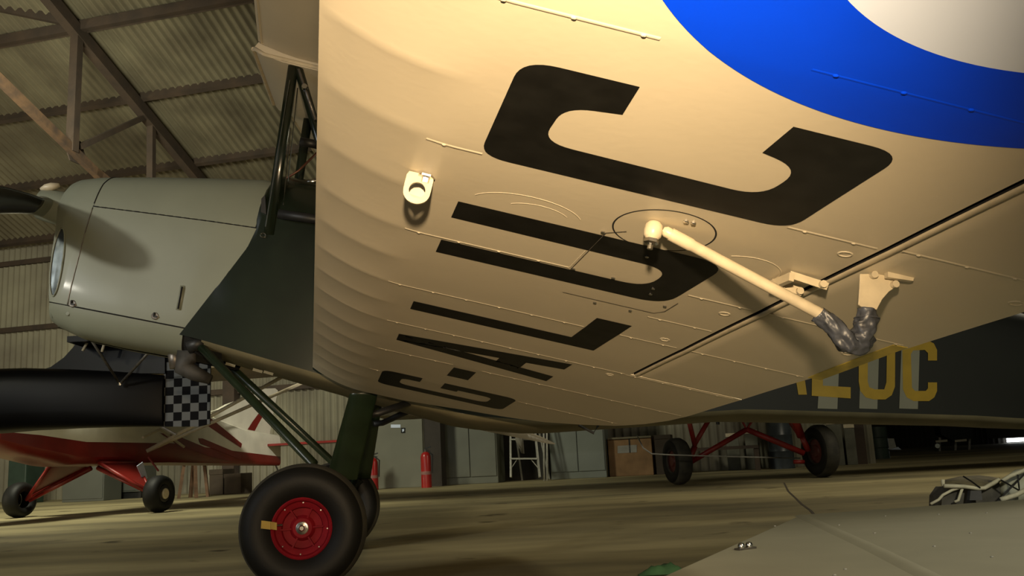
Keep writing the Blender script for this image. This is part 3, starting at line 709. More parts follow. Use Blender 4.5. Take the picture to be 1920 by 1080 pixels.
# ---- undercarriage
HUB = Vector((.206, -.80, -.546))
def wheel(side):
    h = HUB.copy(); h.y *= side
    if side < 0: h = A.loc(Vector((A.w(h).x, A.w(h).y, .2425)))
    T = Matrix.Translation(h) @ (Matrix.Rotation(math.pi, 4, 'Z') if side < 0 else Matrix.Identity(4))
    tp_ = [(.112, -.070), (.125, -.082), (.150, -.096), (.180, -.101), (.208, -.092), (.228, -.068), (.239, -.036), (.2425, 0), (.239, .036), (.228, .068), (.208, .092), (.180, .101), (.150, .096), (.125, .082), (.112, .070)]
    ty = MB().lathe(tp_, 72, T).go('main_wheel', M_rubber, plane, smooth=True)
    ty.data.materials.append(M_dust)
    for p in ty.data.polygons:
        c_ = T.inverted() @ p.center
        if math.hypot(c_.x, c_.z) > .232: p.material_index = 1
    rm = MB().lathe([(.112, -.064), (.1145, -.074), (.110, -.077), (.103, -.072), (.098, -.060), (.090, -.057), (.078, -.050), (.074, -.036), (.048, -.034), (.042, -.044), (.036, -.050), (.018, -.050), (0, -.050)], 60, T)
    o = rm.go('wheel_rim', M_red, ty, smooth=30)
    for k in range(6):
        rb = MB()
        t = math.pi / 3 * k + .3; d = Vector((math.cos(t), 0, math.sin(t)))
        rb.bar(T @ (d * .042 + Vector((0, -.040, 0))), T @ (d * .082 + Vector((0, -.048, 0))), .006, .016, up=(0, 1, 0))
        rb.go('rim_rib', M_red, ty)
    nb = MB().lathe([(.0, -.068), (.008, -.068), (.012, -.064), (.019, -.062), (.019, -.050)], 8, T).disc(T @ Vector((0, -.050, 0)), (T.to_3x3() @ Vector((0, -1, 0))), .024, .004, 20); nb.go('axle_nut', M_steel, ty, smooth=30)
    for k in range(8):
        t = math.pi / 4 * k + .2; MB().disc(T @ Vector((.095 * math.cos(t), -.060, .095 * math.sin(t))), T.to_3x3() @ Vector((0, -1, 0)), .0035, .003, 8).go('rim_bolt', M_steel, ty)
    return ty
wp = wheel(1); ws = wheel(-1)
def wpx(x, y, d): return ac(x, y, .80 + d)
MB().prism([wpx(x, y, .1) for x, y in ((490, 976), (507, 978), (507, 993), (489, 991))], (0, .006, 0)).prism([wpx(x, y, .088) for x, y in ((506, 978), (519, 980), (519, 994), (506, 992))], (0, .006, 0)).go('valve_tag', M_yellow, wp)
MB().tube([wpx(520, 985, .075), wpx(530, 984, .075)], .004, 8).go('valve_stem', M_steel, wp)
def both(fn):
    fn(1); fn(-1)
def mir(p, s_): return Vector((p.x, p.y * s_, p.z))
def gear(s_):
    m = lambda p: mir(p, s_)
    h = HUB
    top = ac(681, 742, .34); bot = ac(640, 900, .66)
    d = bot - top; ln = [top + Vector((0, 0, .01)), top, top.lerp(bot, .4), top.lerp(bot, .8), bot]
    ch = Vector((.972, 0, .23)); rows = []
    for p in ln:
        rows.append([m(p + ch.normalized() * .063 * math.cos(q) + Vector((0, -1, 0)) * (.024 * math.sin(q) * (1 - .3 * math.cos(q)))) for q in [2 * math.pi * j / 24 for j in range(24)]])
    lg_ = MB().grid(rows, True, True, True).go('compression_leg', M_gear, plane, smooth=60)
    MB().tube([m(bot), m(h + Vector((0, .12, 0))), m(h + Vector((0, .04, 0)))], .03, 12).go('axle', M_gear, plane, smooth=True)
    rt = ac(375, 648, .27); rb_ = ac(588, 870, .64)
    MB().tube([m(rt), m(rb_), m(h + Vector((-.01, .12, .0)))], .020, 14).go('radius_rod', M_gear, plane, smooth=True)
    MB().tube([m(ac(775, 752, .26)), m(ac(708, 775, .38)), m(top + Vector((.04, -.02, -.08)))], .016, 12).go('leg_brace', M_dark, plane, smooth=True)
both(gear)

# ---- upper wing, tank and cabane
LEU = ac(480, 92, .34)
def uw(side):
    rows = []; n = 30
    vs = [0, .004, .015, .035, .07, .12, .2, .35, .6, .9, 1.2, 1.32]
    for u in [.35 + .25 * i for i in range(17)]:
        x0 = LEU.x + (u - .34) * .10; z0 = LEU.z + (u - .34) * .05
        lo = [Vector((x0 + v, -u * side, z0 + .04 * max(0, 1 - v / .24) ** 2.2 - .0)) for v in vs]; hi = [Vector((x0 + v, -u * side, z0 + max(.045 if v < .01 else 0, thick(v, 1.32)) + .002)) for v in vs]
        rows.append(lo + hi[::-1])
    return MB().grid(rows, True, True, True).go('upper_wing', M_wing, plane, smooth=40)
uw(1); uw(-1)
rows = []
for s_ in (-.345, -.33, -.2, 0, .2, .33, .345):
    k = 1 - (.02 if abs(s_) > .34 else 0); b = .03 * (1 - (s_ / .4) ** 4)
    pf = [(0, .015), (.03, -.006 - b * .3), (.15, -.01 - b), (.4, -.01 - b), (.66, -.0), (.66, .10), (.4, .16), (.12, .13), (.02, .06)]
    rows.append([Vector((LEU.x - .01 + x, s_, LEU.z + z - .012)) for x, z in pf])
MB().grid(rows, True, True, True).go('fuel_tank', M_wing, plane, smooth=40)
MB().tube([Vector((LEU.x - .012 + .0, -.345, LEU.z + .0))] + [Vector((LEU.x + x, -.345, LEU.z - .02)) for x in (.05, .15, .3, .5)], .010, 8, ry=.004).go('tank_flange', M_cream, plane, smooth=True)
MB().tube([Vector((LEU.x - .014, s_, LEU.z + .002)) for s_ in (-.33, 0, .33)], .012, 8).go('tank_edge', M_cream, plane)
def strut(name, a, b, r, ry, m=M_green): return MB().tube([a, b], r, 14, ry=ry, up=(1, 0, .2)).go(name, m, plane, smooth=True)
for s_ in (1, -1):
    m_ = lambda p: mir(p, s_)
    strut('cabane_strut', m_(ac(551, 117, .33)), m_(ac(504, 440, .30)), .025, .012)
    strut('cabane_strut', m_(ac(556, 117, .33)), m_(ac(640, 400, .30)), .022, .012)
    MB().tube([m_(ac(560, 130, .335)), m_(ac(592, 225, .335))], .008, 8).go('pipe', M_dsteel, plane, smooth=True)
    MB().disc(m_(ac(572, 166, .34)), (0, -1, 0), .016, .03, 10).go('strut_clamp', M_steel, plane)
for (a, b) in (((498, 425, .33), (543, 150, .34)), ((531, 385, .3), (545, 240, .2)), ((558, 165, .3), (540, 340, .25))):
    MB().tube([ac(*a), ac(*b)], .0028, 6).go('bracing_wire', M_steel, plane)
MB().tube([ac(520, 345, .2), ac(560, 320, .2), ac(596, 285, .2)], .006, 8).go('copper_fuel_pipe', mat('brown_pipe', (.12, .05, .03), .4, .5), plane, smooth=True)
MB().tube([ac(563, 265, .2), ac(598, 272, .2)], .022, 12).go('fuel_cock', M_dark, plane, smooth=True)
MB().tube([ac(517, 130, .0), ac(512, 140, .0), ac(520, 150, .0), ac(532, 146, .0)], .006, 8).go('tank_tap', M_cream, plane, smooth=True)
# bright steel rod put in as the highlight along the top deck
MB().tube([fus(556, 343, .0) + Vector((0, .10, .03)), fus(600, 336, 0) + Vector((0, .10, .035))], .012, 10).go('deck_highlight', M_steel, plane, smooth=True)

# ================================================================== BLACK TAIL WITH CHEQUERED RUDDER (left)
YB = 6.3
Bo = atY(310, 800, YB); Bo.z = 0
bt = thing('aircraft_tail', 'gloss black aircraft rear fuselage with chequered rudder behind the grey engine cowling', 'airplane', loc=Bo)
bt_w = lambda x, y, dy=0.: atY(x, y, YB + dy) - Bo
M_bgloss = mat('black_gloss_fuselage', (.0025, .0025, .003), .45, var=.2, scale=3, spec=.14)
# stations along x: pixel x, top y, bottom y, half width
sec = [(-900, 640, 860, .42), (-600, 655, 845, .40), (-300, 672, 830, .35), (0, 694, 812, .28), (60, 692, 807, .25), (150, 694, 803, .20), (220, 697, 801, .14), (290, 702, 800, .08), (309, 704, 800, .05)]
rows = []
for x, yt, yb, hw in sec:
    t_, b_ = bt_w(x, yt), bt_w(x, yb); c_ = (t_ + b_) / 2; hz = (t_.z - b_.z) / 2
    rows.append([Vector((c_.x, hw * (1 if math.cos(q) > 0 else -1) * abs(math.cos(q)) ** .55, c_.z + hz * (1 if math.sin(q) > 0 else -1) * abs(math.sin(q)) ** .55)) for q in [2 * math.pi * j / 28 for j in range(28)]])
MB().grid(rows, True, True, True).go('fuselage', M_bgloss, bt, smooth=60)
fin = [(30, 700), (70, 696), (95, 688), (120, 670), (138, 650), (150, 628), (165, 600), (185, 560), (205, 500), (240, 470), (309, 470), (309, 700)]
MB().prism([bt_w(x, y, -.03) for x, y in fin], (0, .06, 0)).go('fin', M_bgloss, bt, smooth=30)
def checker_mat(nm, sc_, off, a, b):
    m = bpy.data.materials.new(nm); m.use_nodes = True; nt = m.node_tree; bs = nt.nodes['Principled BSDF']; bs.inputs['Roughness'].default_value = .8; bs.inputs['Specular IOR Level'].default_value = .1
    tc = nt.nodes.new('ShaderNodeTexCoord'); mp = nt.nodes.new('ShaderNodeMapping'); mp.inputs['Location'].default_value = off; nt.links.new(tc.outputs['Object'], mp.inputs[0])
    ck = nt.nodes.new('ShaderNodeTexChecker'); ck.inputs['Scale'].default_value = sc_; ck.inputs[1].default_value = (*a, 1); ck.inputs[2].default_value = (*b, 1)
    nt.links.new(mp.outputs[0], ck.inputs[0]); nt.links.new(ck.outputs[0], bs.inputs['Base Color']); return m
s1 = (bt_w(330, 750) - bt_w(317.1, 750)).x
s1 *= 1.22
M_chk = checker_mat('black_white_chequer', 1 / s1, (.0, .5 * s1 * 0, 0), (.12, .125, .13), (.004, .004, .005))
rd = [(313, 640), (396, 640), (394, 795), (372, 800), (303, 800), (306, 760)]
o = MB().prism([bt_w(x, y, -.0) + Vector((0, -.012, 0)) for x, y in rd], (0, .02, 0)).go('rudder', M_chk, bt)
MB().tube([bt_w(312, 650), bt_w(305, 800)], .010, 8).go('rudder_post', M_dsteel, bt)
tpz = bt_w(225, 648).z
MB().prism([Vector((bt_w(165, 648).x, -.30, tpz)), Vector((bt_w(158, 648).x, 0, tpz)), Vector((bt_w(165, 648).x, 1.1, tpz)), Vector((bt_w(290, 648).x, 1.1, tpz)), Vector((bt_w(300, 648).x, 0, tpz)), Vector((bt_w(290, 648).x, -.30, tpz))], (0, 0, .04)).go('tailplane', M_bgloss, bt)
q0 = bt_w(225, 720, -.16)
for x, y in ((165, 628), (285, 654)):
    MB().tube([q0, bt_w(x, y, -.55)], .009, 8).go('tailplane_strut', M_dsteel, bt, smooth=True)
for xa, ya, xb, yb in ((155, 658, 168, 634), (191, 660, 197, 640)): MB().tube([bt_w(xa, ya, -.2), bt_w(xb, yb, -.2)], .010, 8).go('fin_fitting', M_cream, bt, smooth=True)
MB().tube([bt_w(225, 717, -.17), bt_w(225, 723, -.17)], .012, 8).go('strut_foot', M_steel, bt)
MB().tube([bt_w(303, 800) + Vector((0, 0, 0)), bt_w(330, 815, 0)], .008, 8).go('tailwheel_spring', M_dsteel, bt)
# main gear of this aircraft, outside the frame on the left
gx = bt_w(-850, 800).x
for s_ in (-1, 1):
    MB().tube([Vector((gx, s_ * .25, .62)), Vector((gx, s_ * .75, .22))], .03, 10).go('gear_leg', M_bgloss, bt)
    MB().lathe([(.08, -.05), (.14, -.08), (.19, -.07), (.215, 0), (.19, .07), (.14, .08), (.08, .05), (.08, -.05)], 28, Matrix.Translation((gx, s_ * .8, .215))).go('main_wheel', M_rubber, bt, smooth=True)
# small trestle under that tail
tr = thing('tail_trestle', 'low dark steel trestle holding up the black rear fuselage, beyond the left picture edge', 'trestle', loc=(Bo.x + bt_w(-120, 800).x, Bo.y, 0))
tz = bt_w(-120, 824).z - .03
for s_ in (-1, 1): MB().tube([(s_ * .25, -.2, 0), (s_ * .05, -.15, tz), (s_ * .05, .15, tz), (s_ * .25, .2, 0)], .015, 8).go('leg', M_dsteel, tr)
MB().box((-.12, -.25, tz), (.12, .25, tz + .03)).go('top_bar', M_dsteel, tr)

# ================================================================== RED AND WHITE HIGH-WING AIRCRAFT
e1 = Vector((.97, -.25, 0)).normalized(); e2 = Vector((.25, .97, 0)).normalized()
WL, WR = Vector((-6.266, 11.505, 0)), Vector((-4.325, 10.99, 0)); Oc = (WL + WR) / 2
Cf = Fr(Oc, e2, -e1, (0, 0, 1))           # local x aft, y away to its starboard (viewer's left), z up
cp = thing('high_wing_aircraft', 'red bellied white high-wing aircraft with sunburst stripes beyond the black tail', 'airplane', Cf.mat())
M_cred = mat('red_belly_paint', (.20, .011, .008), .4, col2=(.13, .008, .006), scale=3, coat=.1)
M_cwhite = mat('cream_white_paint', (.72, .69, .57), .38, var=.05, scale=4)
M_cwing = mat('tan_wing_underside', (.20, .155, .09), .6, var=.15, scale=3)
CWW = [(-1.6, .22), (-1.2, .36), (-.2, .38), (1.2, .36), (3.2, .16), (4.6, .05)]
CZB = [(-1.6, .86), (-1.3, .74), (-.6, .60), (0, .585), (1.2, .57), (4.6, .47)]
CZT = [(-1.6, 1.15), (-1.2, 1.22), (-.5, 1.25), (-.2, 1.70), (1.2, 1.70), (1.9, 1.35), (3.4, 1.08), (4.6, .98)]
CZS = [(-1.6, .98), (-.5, .86), (1.2, .84), (4.6, .62)]
def cw2(a): return interp(CWW, a)
st_ = [-1.6, -1.4, -1.2, -.9, -.6, -.5, -.35, -.2, .2, .6, 1.2, 1.5, 1.9, 2.4, 2.9, 3.4, 4.0, 4.6]
rows = []
for a in st_:
    w_, zb, zs = cw2(a), interp(CZB, a), interp(CZS, a)
    rows.append([Vector((a, -w_, zs)), Vector((a, -w_ * .98, lerp(zb, zs, .35))), Vector((a, -w_ * .8, zb + .02)), Vector((a, -w_ * .4, zb)), Vector((a, w_ * .4, zb)), Vector((a, w_ * .8, zb + .02)), Vector((a, w_ * .98, lerp(zb, zs, .35))), Vector((a, w_, zs))])
MB().grid(rows, capa=True, capb=True).go('belly', M_cred, cp, smooth=40)
rows = []
for a in st_:
    w_, zt, zs = cw2(a), interp(CZT, a), interp(CZS, a)
    rows.append([Vector((a, -w_, zs)), Vector((a, -w_, lerp(zs, zt, .6))), Vector((a, -w_ * .75, lerp(zs, zt, .9))), Vector((a, -w_ * .3, zt)), Vector((a, w_ * .3, zt)), Vector((a, w_ * .75, lerp(zs, zt, .9))), Vector((a, w_, lerp(zs, zt, .6))), Vector((a, w_, zs))])
cfz = MB().grid(rows, capa=True, capb=True).go('fuselage', M_cwhite, cp, smooth=40)
MB().lathe([(0, -.1), (.08, -.06), (.12, 0), (.12, .05)], 20, Matrix.Translation((-1.68, 0, 1.02)) @ Matrix.Rotation(R(-90), 4, 'Z')).go('spinner', M_cred, cp, smooth=True)
def cpx(x, y, d=.006):
    w_ = .2
    for _ in range(6): q = Cf.bp(x, y, -(w_ + d)); w_ = cw2(q.x)
    return q
def cdecal(name, pts, m, fixed=None):
    from mathutils.geometry import tessellate_polygon
    P = [cpx(x, y) if fixed is None else Cf.bp(x, y, fixed) for x, y in pts]; tr_ = tessellate_polygon([[Vector((p.x, p.z, 0)) for p in P]])
    MB().add(P, [tuple(t) for t in tr_]).go(name, m, cfz)
cdecal('sunburst_stripe', [(383, 778), (394, 783), (454, 832), (452, 840), (392, 800), (377, 790)], M_cred)
cdecal('sunburst_stripe', [(372, 822), (380, 822), (452, 852), (452, 862), (376, 832)], M_cred)
cdecal('sunburst_stripe', [(300, 812), (330, 816), (400, 845), (440, 866), (400, 858), (330, 832)], M_cred)
finp = [(395, 772), (410, 768), (428, 758), (445, 752), (468, 740), (484, 729), (516, 728), (521, 732), (508, 800), (503, 838), (470, 842), (430, 830)]
P = [Cf.bp(x, y, -.03) for x, y in finp]; fin2 = MB().prism(P, (0, .06, 0)).go('fin_and_rudder', M_cwhite, cp)
P = [Cf.bp(x, y, -.036) for x, y in ((455, 832), (460, 812), (474, 790), (495, 762), (496, 775), (484, 796), (474, 815), (470, 834))]
from mathutils.geometry import tessellate_polygon
MB().add(P, [tuple(t) for t in tessellate_polygon([[Vector((p.x, p.z, 0)) for p in P]])]).go('curved_red_stripe', M_cred, fin2)
P = [Cf.bp(x, y, -.03) for x, y in ((520, 740), (527, 745), (527, 842), (506, 842))]
tz_ = Cf.bp(470, 833, -.05).z
MB().prism([(4.0, -1.45, tz_), (4.1, 0, tz_), (4.0, 1.45, tz_), (4.75, 1.45, tz_), (4.9, 0, tz_), (4.75, -1.45, tz_)], (0, 0, -.035)).go('tailplane', M_cred, cp)
ZWING = 1.44
MB().prism([(-.25, -5.2, ZWING + .2), (-.25, .40, ZWING + .2), (1.30, .40, ZWING + .2), (1.30, -5.2, ZWING + .2)], (0, 0, .14)).go('wing', M_cwing, cp)
s_at = Cf.bp(275, 846, -.42)
for x, y in ((541, 700), (580, 712)):
    MB().tube([s_at, Cf.bpz(x, y, ZWING + .2)], .024, 10, ry=.012).go('wing_strut', M_cream, cp, smooth=True)
MB().tube([Cf.bp(268, 820, -.5), Cf.bp(300, 805, -.5), Cf.bp(345, 838, -.5)], .018, 8).go('jury_strut', M_cream, cp)
for s_, wc in ((1, WL), (-1, WR)):
    c_ = Cf.loc(wc); c_.z = .217
    ty = MB().lathe([(.10, -.06), (.115, -.085), (.16, -.10), (.20, -.08), (.217, -.03), (.217, .03), (.20, .08), (.16, .10), (.115, .085), (.10, .06)], 40, Matrix.Translation(c_)).go('main_wheel', M_rubber, cp, smooth=True)
    MB().disc(c_ + Vector((0, s_ * .07, 0)), (0, s_, 0), .10, .012, 28).go('wheel_disc', M_dark, ty)
    MB().disc(c_ + Vector((0, s_ * .082, 0)), (0, s_, 0), .062, .02, 24).go('hub_cap', M_cream, ty, smooth=30)
    r1 = Vector((-.25, s_ * .34, .62)); r2 = Vector((.45, s_ * .34, .60)); hb_ = c_ + Vector((0, -s_ * .10, .0))
    lgm = MB().tube([r1, hb_], .022, 10).tube([r2, hb_], .020, 10).tube([r1, r2], .02, 10).go('gear_leg', M_redtube, cp, smooth=True)
    MB().prism([r1 + Vector((.03, 0, 0)), r2, hb_ + Vector((.02, -s_ * .06, .06))], (0, .008, 0)).go('gear_fairing', M_cred, cp)
    MB().tube([Vector((.1, s_ * .05, .56)), hb_ + Vector((.05, 0, -.02))], [.03, .018], 10).go('shock_strut', M_redtube, cp, smooth=True)
MB().prism([Cf.bp(x, y, -.62) for x, y in ((257, 874), (268, 866), (277, 896), (270, 903))], (0, .01, 0)).go('sunlit_patch', M_white, cp)  # white plate painted in for the sunlit spot on the gear leg
MB().tube([Cf.bp(278, 857, -.45), Cf.bp(297, 883, -.6)], .012, 8).go('boarding_step', M_redtube, cp)
MB().tube([(4.5, 0, .5), (4.75, 0, .2)], .014, 8).go('tail_spring', M_dsteel, cp); MB().lathe([(.03, -.03), (.09, -.03), (.1, 0), (.09, .03), (.03, .03), (.03, -.03)], 20, Matrix.Translation((4.78, 0, .1))).go('tailwheel', M_rubber, cp)

# ================================================================== AIRCRAFT ON RED LEGS (right)
Dx, Dy = 2.80, 11.27
dpl = thing('red_legged_aircraft', 'aircraft standing on red tube undercarriage behind the registration on the black fuselage', 'airplane', loc=(Dx, Dy, 0))
dO = Vector((Dx, Dy, 0)); dp_ = lambda x, y, dy=0.: atY(x, y, Dy + dy) - dO
def dwheel(x, y, Rr, sx):
    c_ = dp_(x, y); c_.z = Rr
    T = Matrix.Translation(c_) @ Matrix.Rotation(R(90 + 14), 4, 'Z')
    ty = MB().lathe([(Rr * .45, -.06), (Rr * .5, -.085), (Rr * .7, -.10), (Rr * .9, -.088), (Rr * .99, -.045), (Rr, 0), (Rr * .99, .045), (Rr * .9, .088), (Rr * .7, .10), (Rr * .5, .085), (Rr * .45, .06)], 44, T).go('main_wheel', M_dust, dpl, smooth=True)
    ty.data.materials.append(M_rubber)
    for p in ty.data.polygons:
        q = T.inverted() @ p.center
        if abs(q.y) > .08: p.material_index = 1
    for s_ in (-1, 1): MB().lathe([(0, s_ * .072), (Rr * .2, s_ * .075), (Rr * .25, s_ * .06), (Rr * .46, s_ * .055), (Rr * .46, s_ * .07)], 24, T).go('wheel_rim', mat('dark_red_rim', (.10, .02, .015), .5), ty)
    return c_
c1_ = dwheel(1270, 867, .282, -1); c2_ = dwheel(1538, 846, .318, 1)
def dt(name, pts, r): MB().tube([dp_(*p) for p in pts], r, 10).go(name, M_redtube, dpl, smooth=True)
dt('front_strut', [(1287, 770, -.2), (1303, 836, -.05)], .03); dt('rear_strut', [(1342, 765, .3), (1303, 832, .0)], .03)
dt('shock_strut', [(1292, 868, .0), (1400, 805, .1)], .032); dt('shock_strut', [(1400, 805, .1), (1508, 850, .0)], .036)
dt('cabane_tube', [(1380, 768, .1), (1400, 805, .1), (1424, 768, .1)], .02); dt('front_strut', [(1483, 768, -.2), (1502, 818, -.05)], .05); dt('rear_strut', [(1466, 768, .3), (1498, 815, .1)], .028)
dt('axle', [(1303, 836, 0), (1290, 868, 0)], .035); dt('axle_stub', [(1488, 866, 0), (1508, 866, 0)], .025); dt('axle', [(1502, 815, 0), (1516, 846, 0)], .035)
MB().tube([dp_(1346, 776), dp_(1346, 796)], .022, 8).go('drain_pipe', M_dark, dpl)
zf = dp_(1400, 772).z
rows = []
for y_, hw, zb, zt in ((-1.4, .25, zf + .25, zf + .75), (-1.0, .42, zf + .05, zf + .95), (-.2, .52, zf, zf + 1.1), (1.2, .5, zf, zf + 1.1), (2.6, .28, zf + .05, zf + .8), (4.2, .06, zf + .25, zf + .6)):
    rows.append([Vector((hw * (1 if math.cos(q) > 0 else -1) * abs(math.cos(q)) ** .6 + .05, y_, (zb + zt) / 2 + (zt - zb) / 2 * (1 if math.sin(q) > 0 else -1) * abs(math.sin(q)) ** .6)) for q in [2 * math.pi * j / 20 for j in range(20)]])
MB().grid(rows, True, True, True).go('fuselage', M_belly, dpl, smooth=60)
MB().prism([(-4.5, -.6, zf + .15), (4.5, -.6, zf + .15), (4.5, .8, zf + .15), (-4.5, .8, zf + .15)], (0, 0, .15)).go('wing', M_belly, dpl)

# ================================================================== THINGS ALONG THE BACK WALL
def gz(p): return Vector((p.x, p.y, 0))
def wallbox(name, label, cat, x0, x1, yt, yb, t, depth, m, group=None, parts=None):
    """box whose front face spans pixels x0..x1, standing on the floor at wall distance t"""
    xm = (x0 + x1) / 2
    p0, p1 = on_t(x0, yb, t), on_t(x1, yb, t); z = on_t(xm, yt, t).z
    base = gz((p0 + p1) / 2); wd = (p1 - p0).dot(PU)
    o = thing(name, label, cat, Fr(base, PU, TH, (0, 0, 1)).mat(), group)
    return o, wd, z
def tof(x, y): P = atZ(x, y, 0); return P.dot(TH)
M_partition = mat('pale_grey_board', (.15, .15, .115), .7, var=.07, scale=1.5)
M_cab1 = mat('grey_green_locker', (.125, .13, .10), .5, var=.08, scale=2); M_cab2 = mat('pale_blue_grey_locker', (.19, .21, .185), .45, var=.06, scale=2)
def panel_box(o, wd, z, dep, m, name='body'): return bevel(MB().box((-wd / 2, 0, 0), (wd / 2, dep, z)).go(name, m, o), .008)
# grey partition board with two small stickers
o, wd, z = wallbox('partition_board', 'pale grey board partition with small white sign, left of the dark column', 'partition', 700, 795, 700, 911, 14.6, .05, M_partition)
panel_box(o, wd, z, .05, M_partition)
fo = Fr(o.matrix_world.translation, PU, TH, (0, 0, 1)); fo.O = o.location.copy()
def flat(o_, fr_, name, pts, m, th=.006):
    P = [fr_.loc(on_t(x, y, fr_.O.dot(TH))) for x, y in pts]
    return MB().prism([Vector((p.x, -th, p.z)) for p in P], (0, th * .9, 0)).go(name, m, o_)
flat(o, fo, 'sign_plate', [(733, 796), (751, 796), (751, 802), (733, 802)], M_white); flat(o, fo, 'black_sticker', [(752, 802), (760, 802), (760, 812), (752, 812)], M_black)
flat(o, fo, 'white_symbol', [(754, 805), (758, 804), (758, 808), (755, 810)], M_white, .009)
# lockers
def locker(name, label, x0, x1, yt, yb, t, m, seam_x, dep=.5):
    o, wd, z = wallbox(name, label, 'cabinet', x0, x1, yt, yb, t, dep, m)
    bevel(MB().box((-wd / 2, .02, 0), (wd / 2, dep, z)).go('body', m, o), .008)
    k = (seam_x - x0) / (x1 - x0) * wd - wd / 2
    for a, b in ((-wd / 2 + .02, k - .008), (k + .008, wd / 2 - .02)):
        d_ = bevel(MB().box((a, 0, .12), (b, .02, z - .03)).go('door', m, o), .005)
        hx = b - .06 if a < k - .1 and b < k + .01 else a + .04
        MB().box((hx, -.02, z * .52), (hx + .02, 0, z * .52 + .12)).go('handle', M_dsteel, d_)
    return o
locker('double_locker', 'grey green double door locker between dark column and stepladder', 834, 934, 700, 905, 15.0, M_cab1, 883)
locker('double_locker', 'pale blue grey double door locker right of the stepladder', 1033, 1138, 700, 895, 15.4, M_cab2, 1086)
# dark column and a dark slab in place of the shaded gap by the stepladder
o, wd, z = wallbox('steel_column', 'dark brown upright between partition board and grey green locker', 'column', 798, 829, 500, 909, 14.65, .25, M_beam); MB().box((-wd / 2, 0, 0), (wd / 2, .25, 5.4)).go('shaft', mat('dark_brown_steel', (.035, .028, .022), .8), o)
o, wd, z = wallbox('gap_shade_slab', 'tall dark slab in place of the shaded gap behind the stepladder', 'cabinet', 934, 1031, 700, 900, 15.9, .3, M_beam); MB().box((-wd / 2, 0, 0), (wd / 2, .3, z)).go('body', mat('gap_shade_paint', (.03, .026, .02), .8), o); MB().box((-wd / 2 + .03, -.015, .1), (-.01, 0, z - .05)).go('door', mat('gap_shade_paint', (.03, .026, .02), .8), o)
# fire extinguishers
M_ext = mat('extinguisher_red', (.33, .014, .012), .3, var=.1, scale=8)
def extinguisher(label, x, yt, yb, t, stuck=0):
    b_ = gz(on_t(x, yb, t)); z = on_t(x, yt, t).z; r_ = .085; 
    o = thing('fire_extinguisher', label, 'fire extinguisher', loc=b_, group='fire extinguishers')
    MB().lathe([(0, 0), (r_, 0), (r_, z * .76), (r_ * .8, z * .84), (r_ * .35, z * .88), (0, z * .88)], 24, axis='z').go('cylinder', M_ext, o, smooth=40)
    MB().lathe([(0, z * .88), (.02, z * .88), (.025, z * .94), (0, z * .95)], 12, axis='z').go('valve', M_dsteel, o)
    MB().bar((-.02, -.01, z * .95), (.09, -.01, z), .02, .02).bar((-.02, -.01, z * .92), (.08, -.01, z * .90), .02, .012).go('handle', M_dark, o)
    MB().tube([(.03, -.02, z * .92), (r_ + .03, -.04, z * .8), (r_ + .015, -.04, z * .35)], .012, 8).go('hose', M_dark, o)
    MB().lathe([(r_ + .002, z * .32), (r_ + .002, z * .40)], 24, axis='z').go('label_band', mat('extinguisher_label', (.30, .14, .12), .5), o)
extinguisher('red fire extinguisher standing against the right edge of the pale partition', 800, 838, 911, 14.2)
extinguisher('red fire extinguisher half hidden behind the far green wheel strut', 700, 850, 913, 14.2)
# stepladder
Lt = 14.9; lb = gz(on_t(985, 896, Lt)); ld = thing('stepladder', 'white painted stepladder leaning open between the lockers', 'ladder', Fr(lb, PU, TH, (0, 0, 1)).mat()); lf = Fr(lb, PU, TH, (0, 0, 1))
M_ladder = mat('pale_ladder_paint', (.42, .41, .36), .5, var=.1, scale=20)
def lp(x, y, d=0.): q = lf.loc(on_t(x, y, Lt + d)); return Vector((q.x, d, max(q.z, .0)))
tl, tr2, bl, br = lp(957, 740, .35), lp(996, 740, .35), lp(958, 895, 0), lp(1012, 895, 0)
for a, b in ((tl, bl), (tr2, br)): MB().bar(a, b + Vector((0, 0, .0)), .03, .06).go('stile', M_ladder, ld)
for k in (.22, .45, .68, .9):
    MB().bar(bl.lerp(tl, k), br.lerp(tr2, k), .09, .025).go('tread', M_ladder, ld)
for a, b in ((tl, bl), (tr2, br)): MB().bar(a, Vector((b.x, .8, .0)), .025, .03).go('back_leg', M_ladder, ld)
k1 = bl.lerp(tl, .22); k2 = br.lerp(tr2, .22); MB().bar(k1, bl.lerp(br, .0) + Vector((.0, 0, .1)), .01, .01).bar(k1 + Vector((.12, 0, 0)), bl.lerp(tl, .1), .012, .012).bar(k2 - Vector((.12, 0, 0)), br.lerp(tr2, .1), .012, .012).go('corner_brace', M_ladder, ld)
rg_ = MB().tube([lp(968, 800, -.03), lp(972, 825, -.03), lp(980, 850, -.03), lp(977, 800, -.03)], [.03, .05, .03, .02], 10).go('rag', mat('grey_rag', (.25, .23, .19), .9), None, smooth=True); rg_.matrix_world = lf.mat(); tag(rg_, 'grey rag hanging over the top treads of the white stepladder', 'rag')
# two pale poles
for i, (x, lab) in enumerate(((1020, 'left one of two thin white poles leaning beside the stepladder'), (1026, 'right one of two thin white poles, next to the pale locker'))):
    a, b = gz(on_t(x, 896, 14.95)), on_t(x - 1, 740, 15.3); tag(MB().tube([a, b], .017, 8).go('pole', M_ladder, None, smooth=True), lab, 'pole', 'white poles')
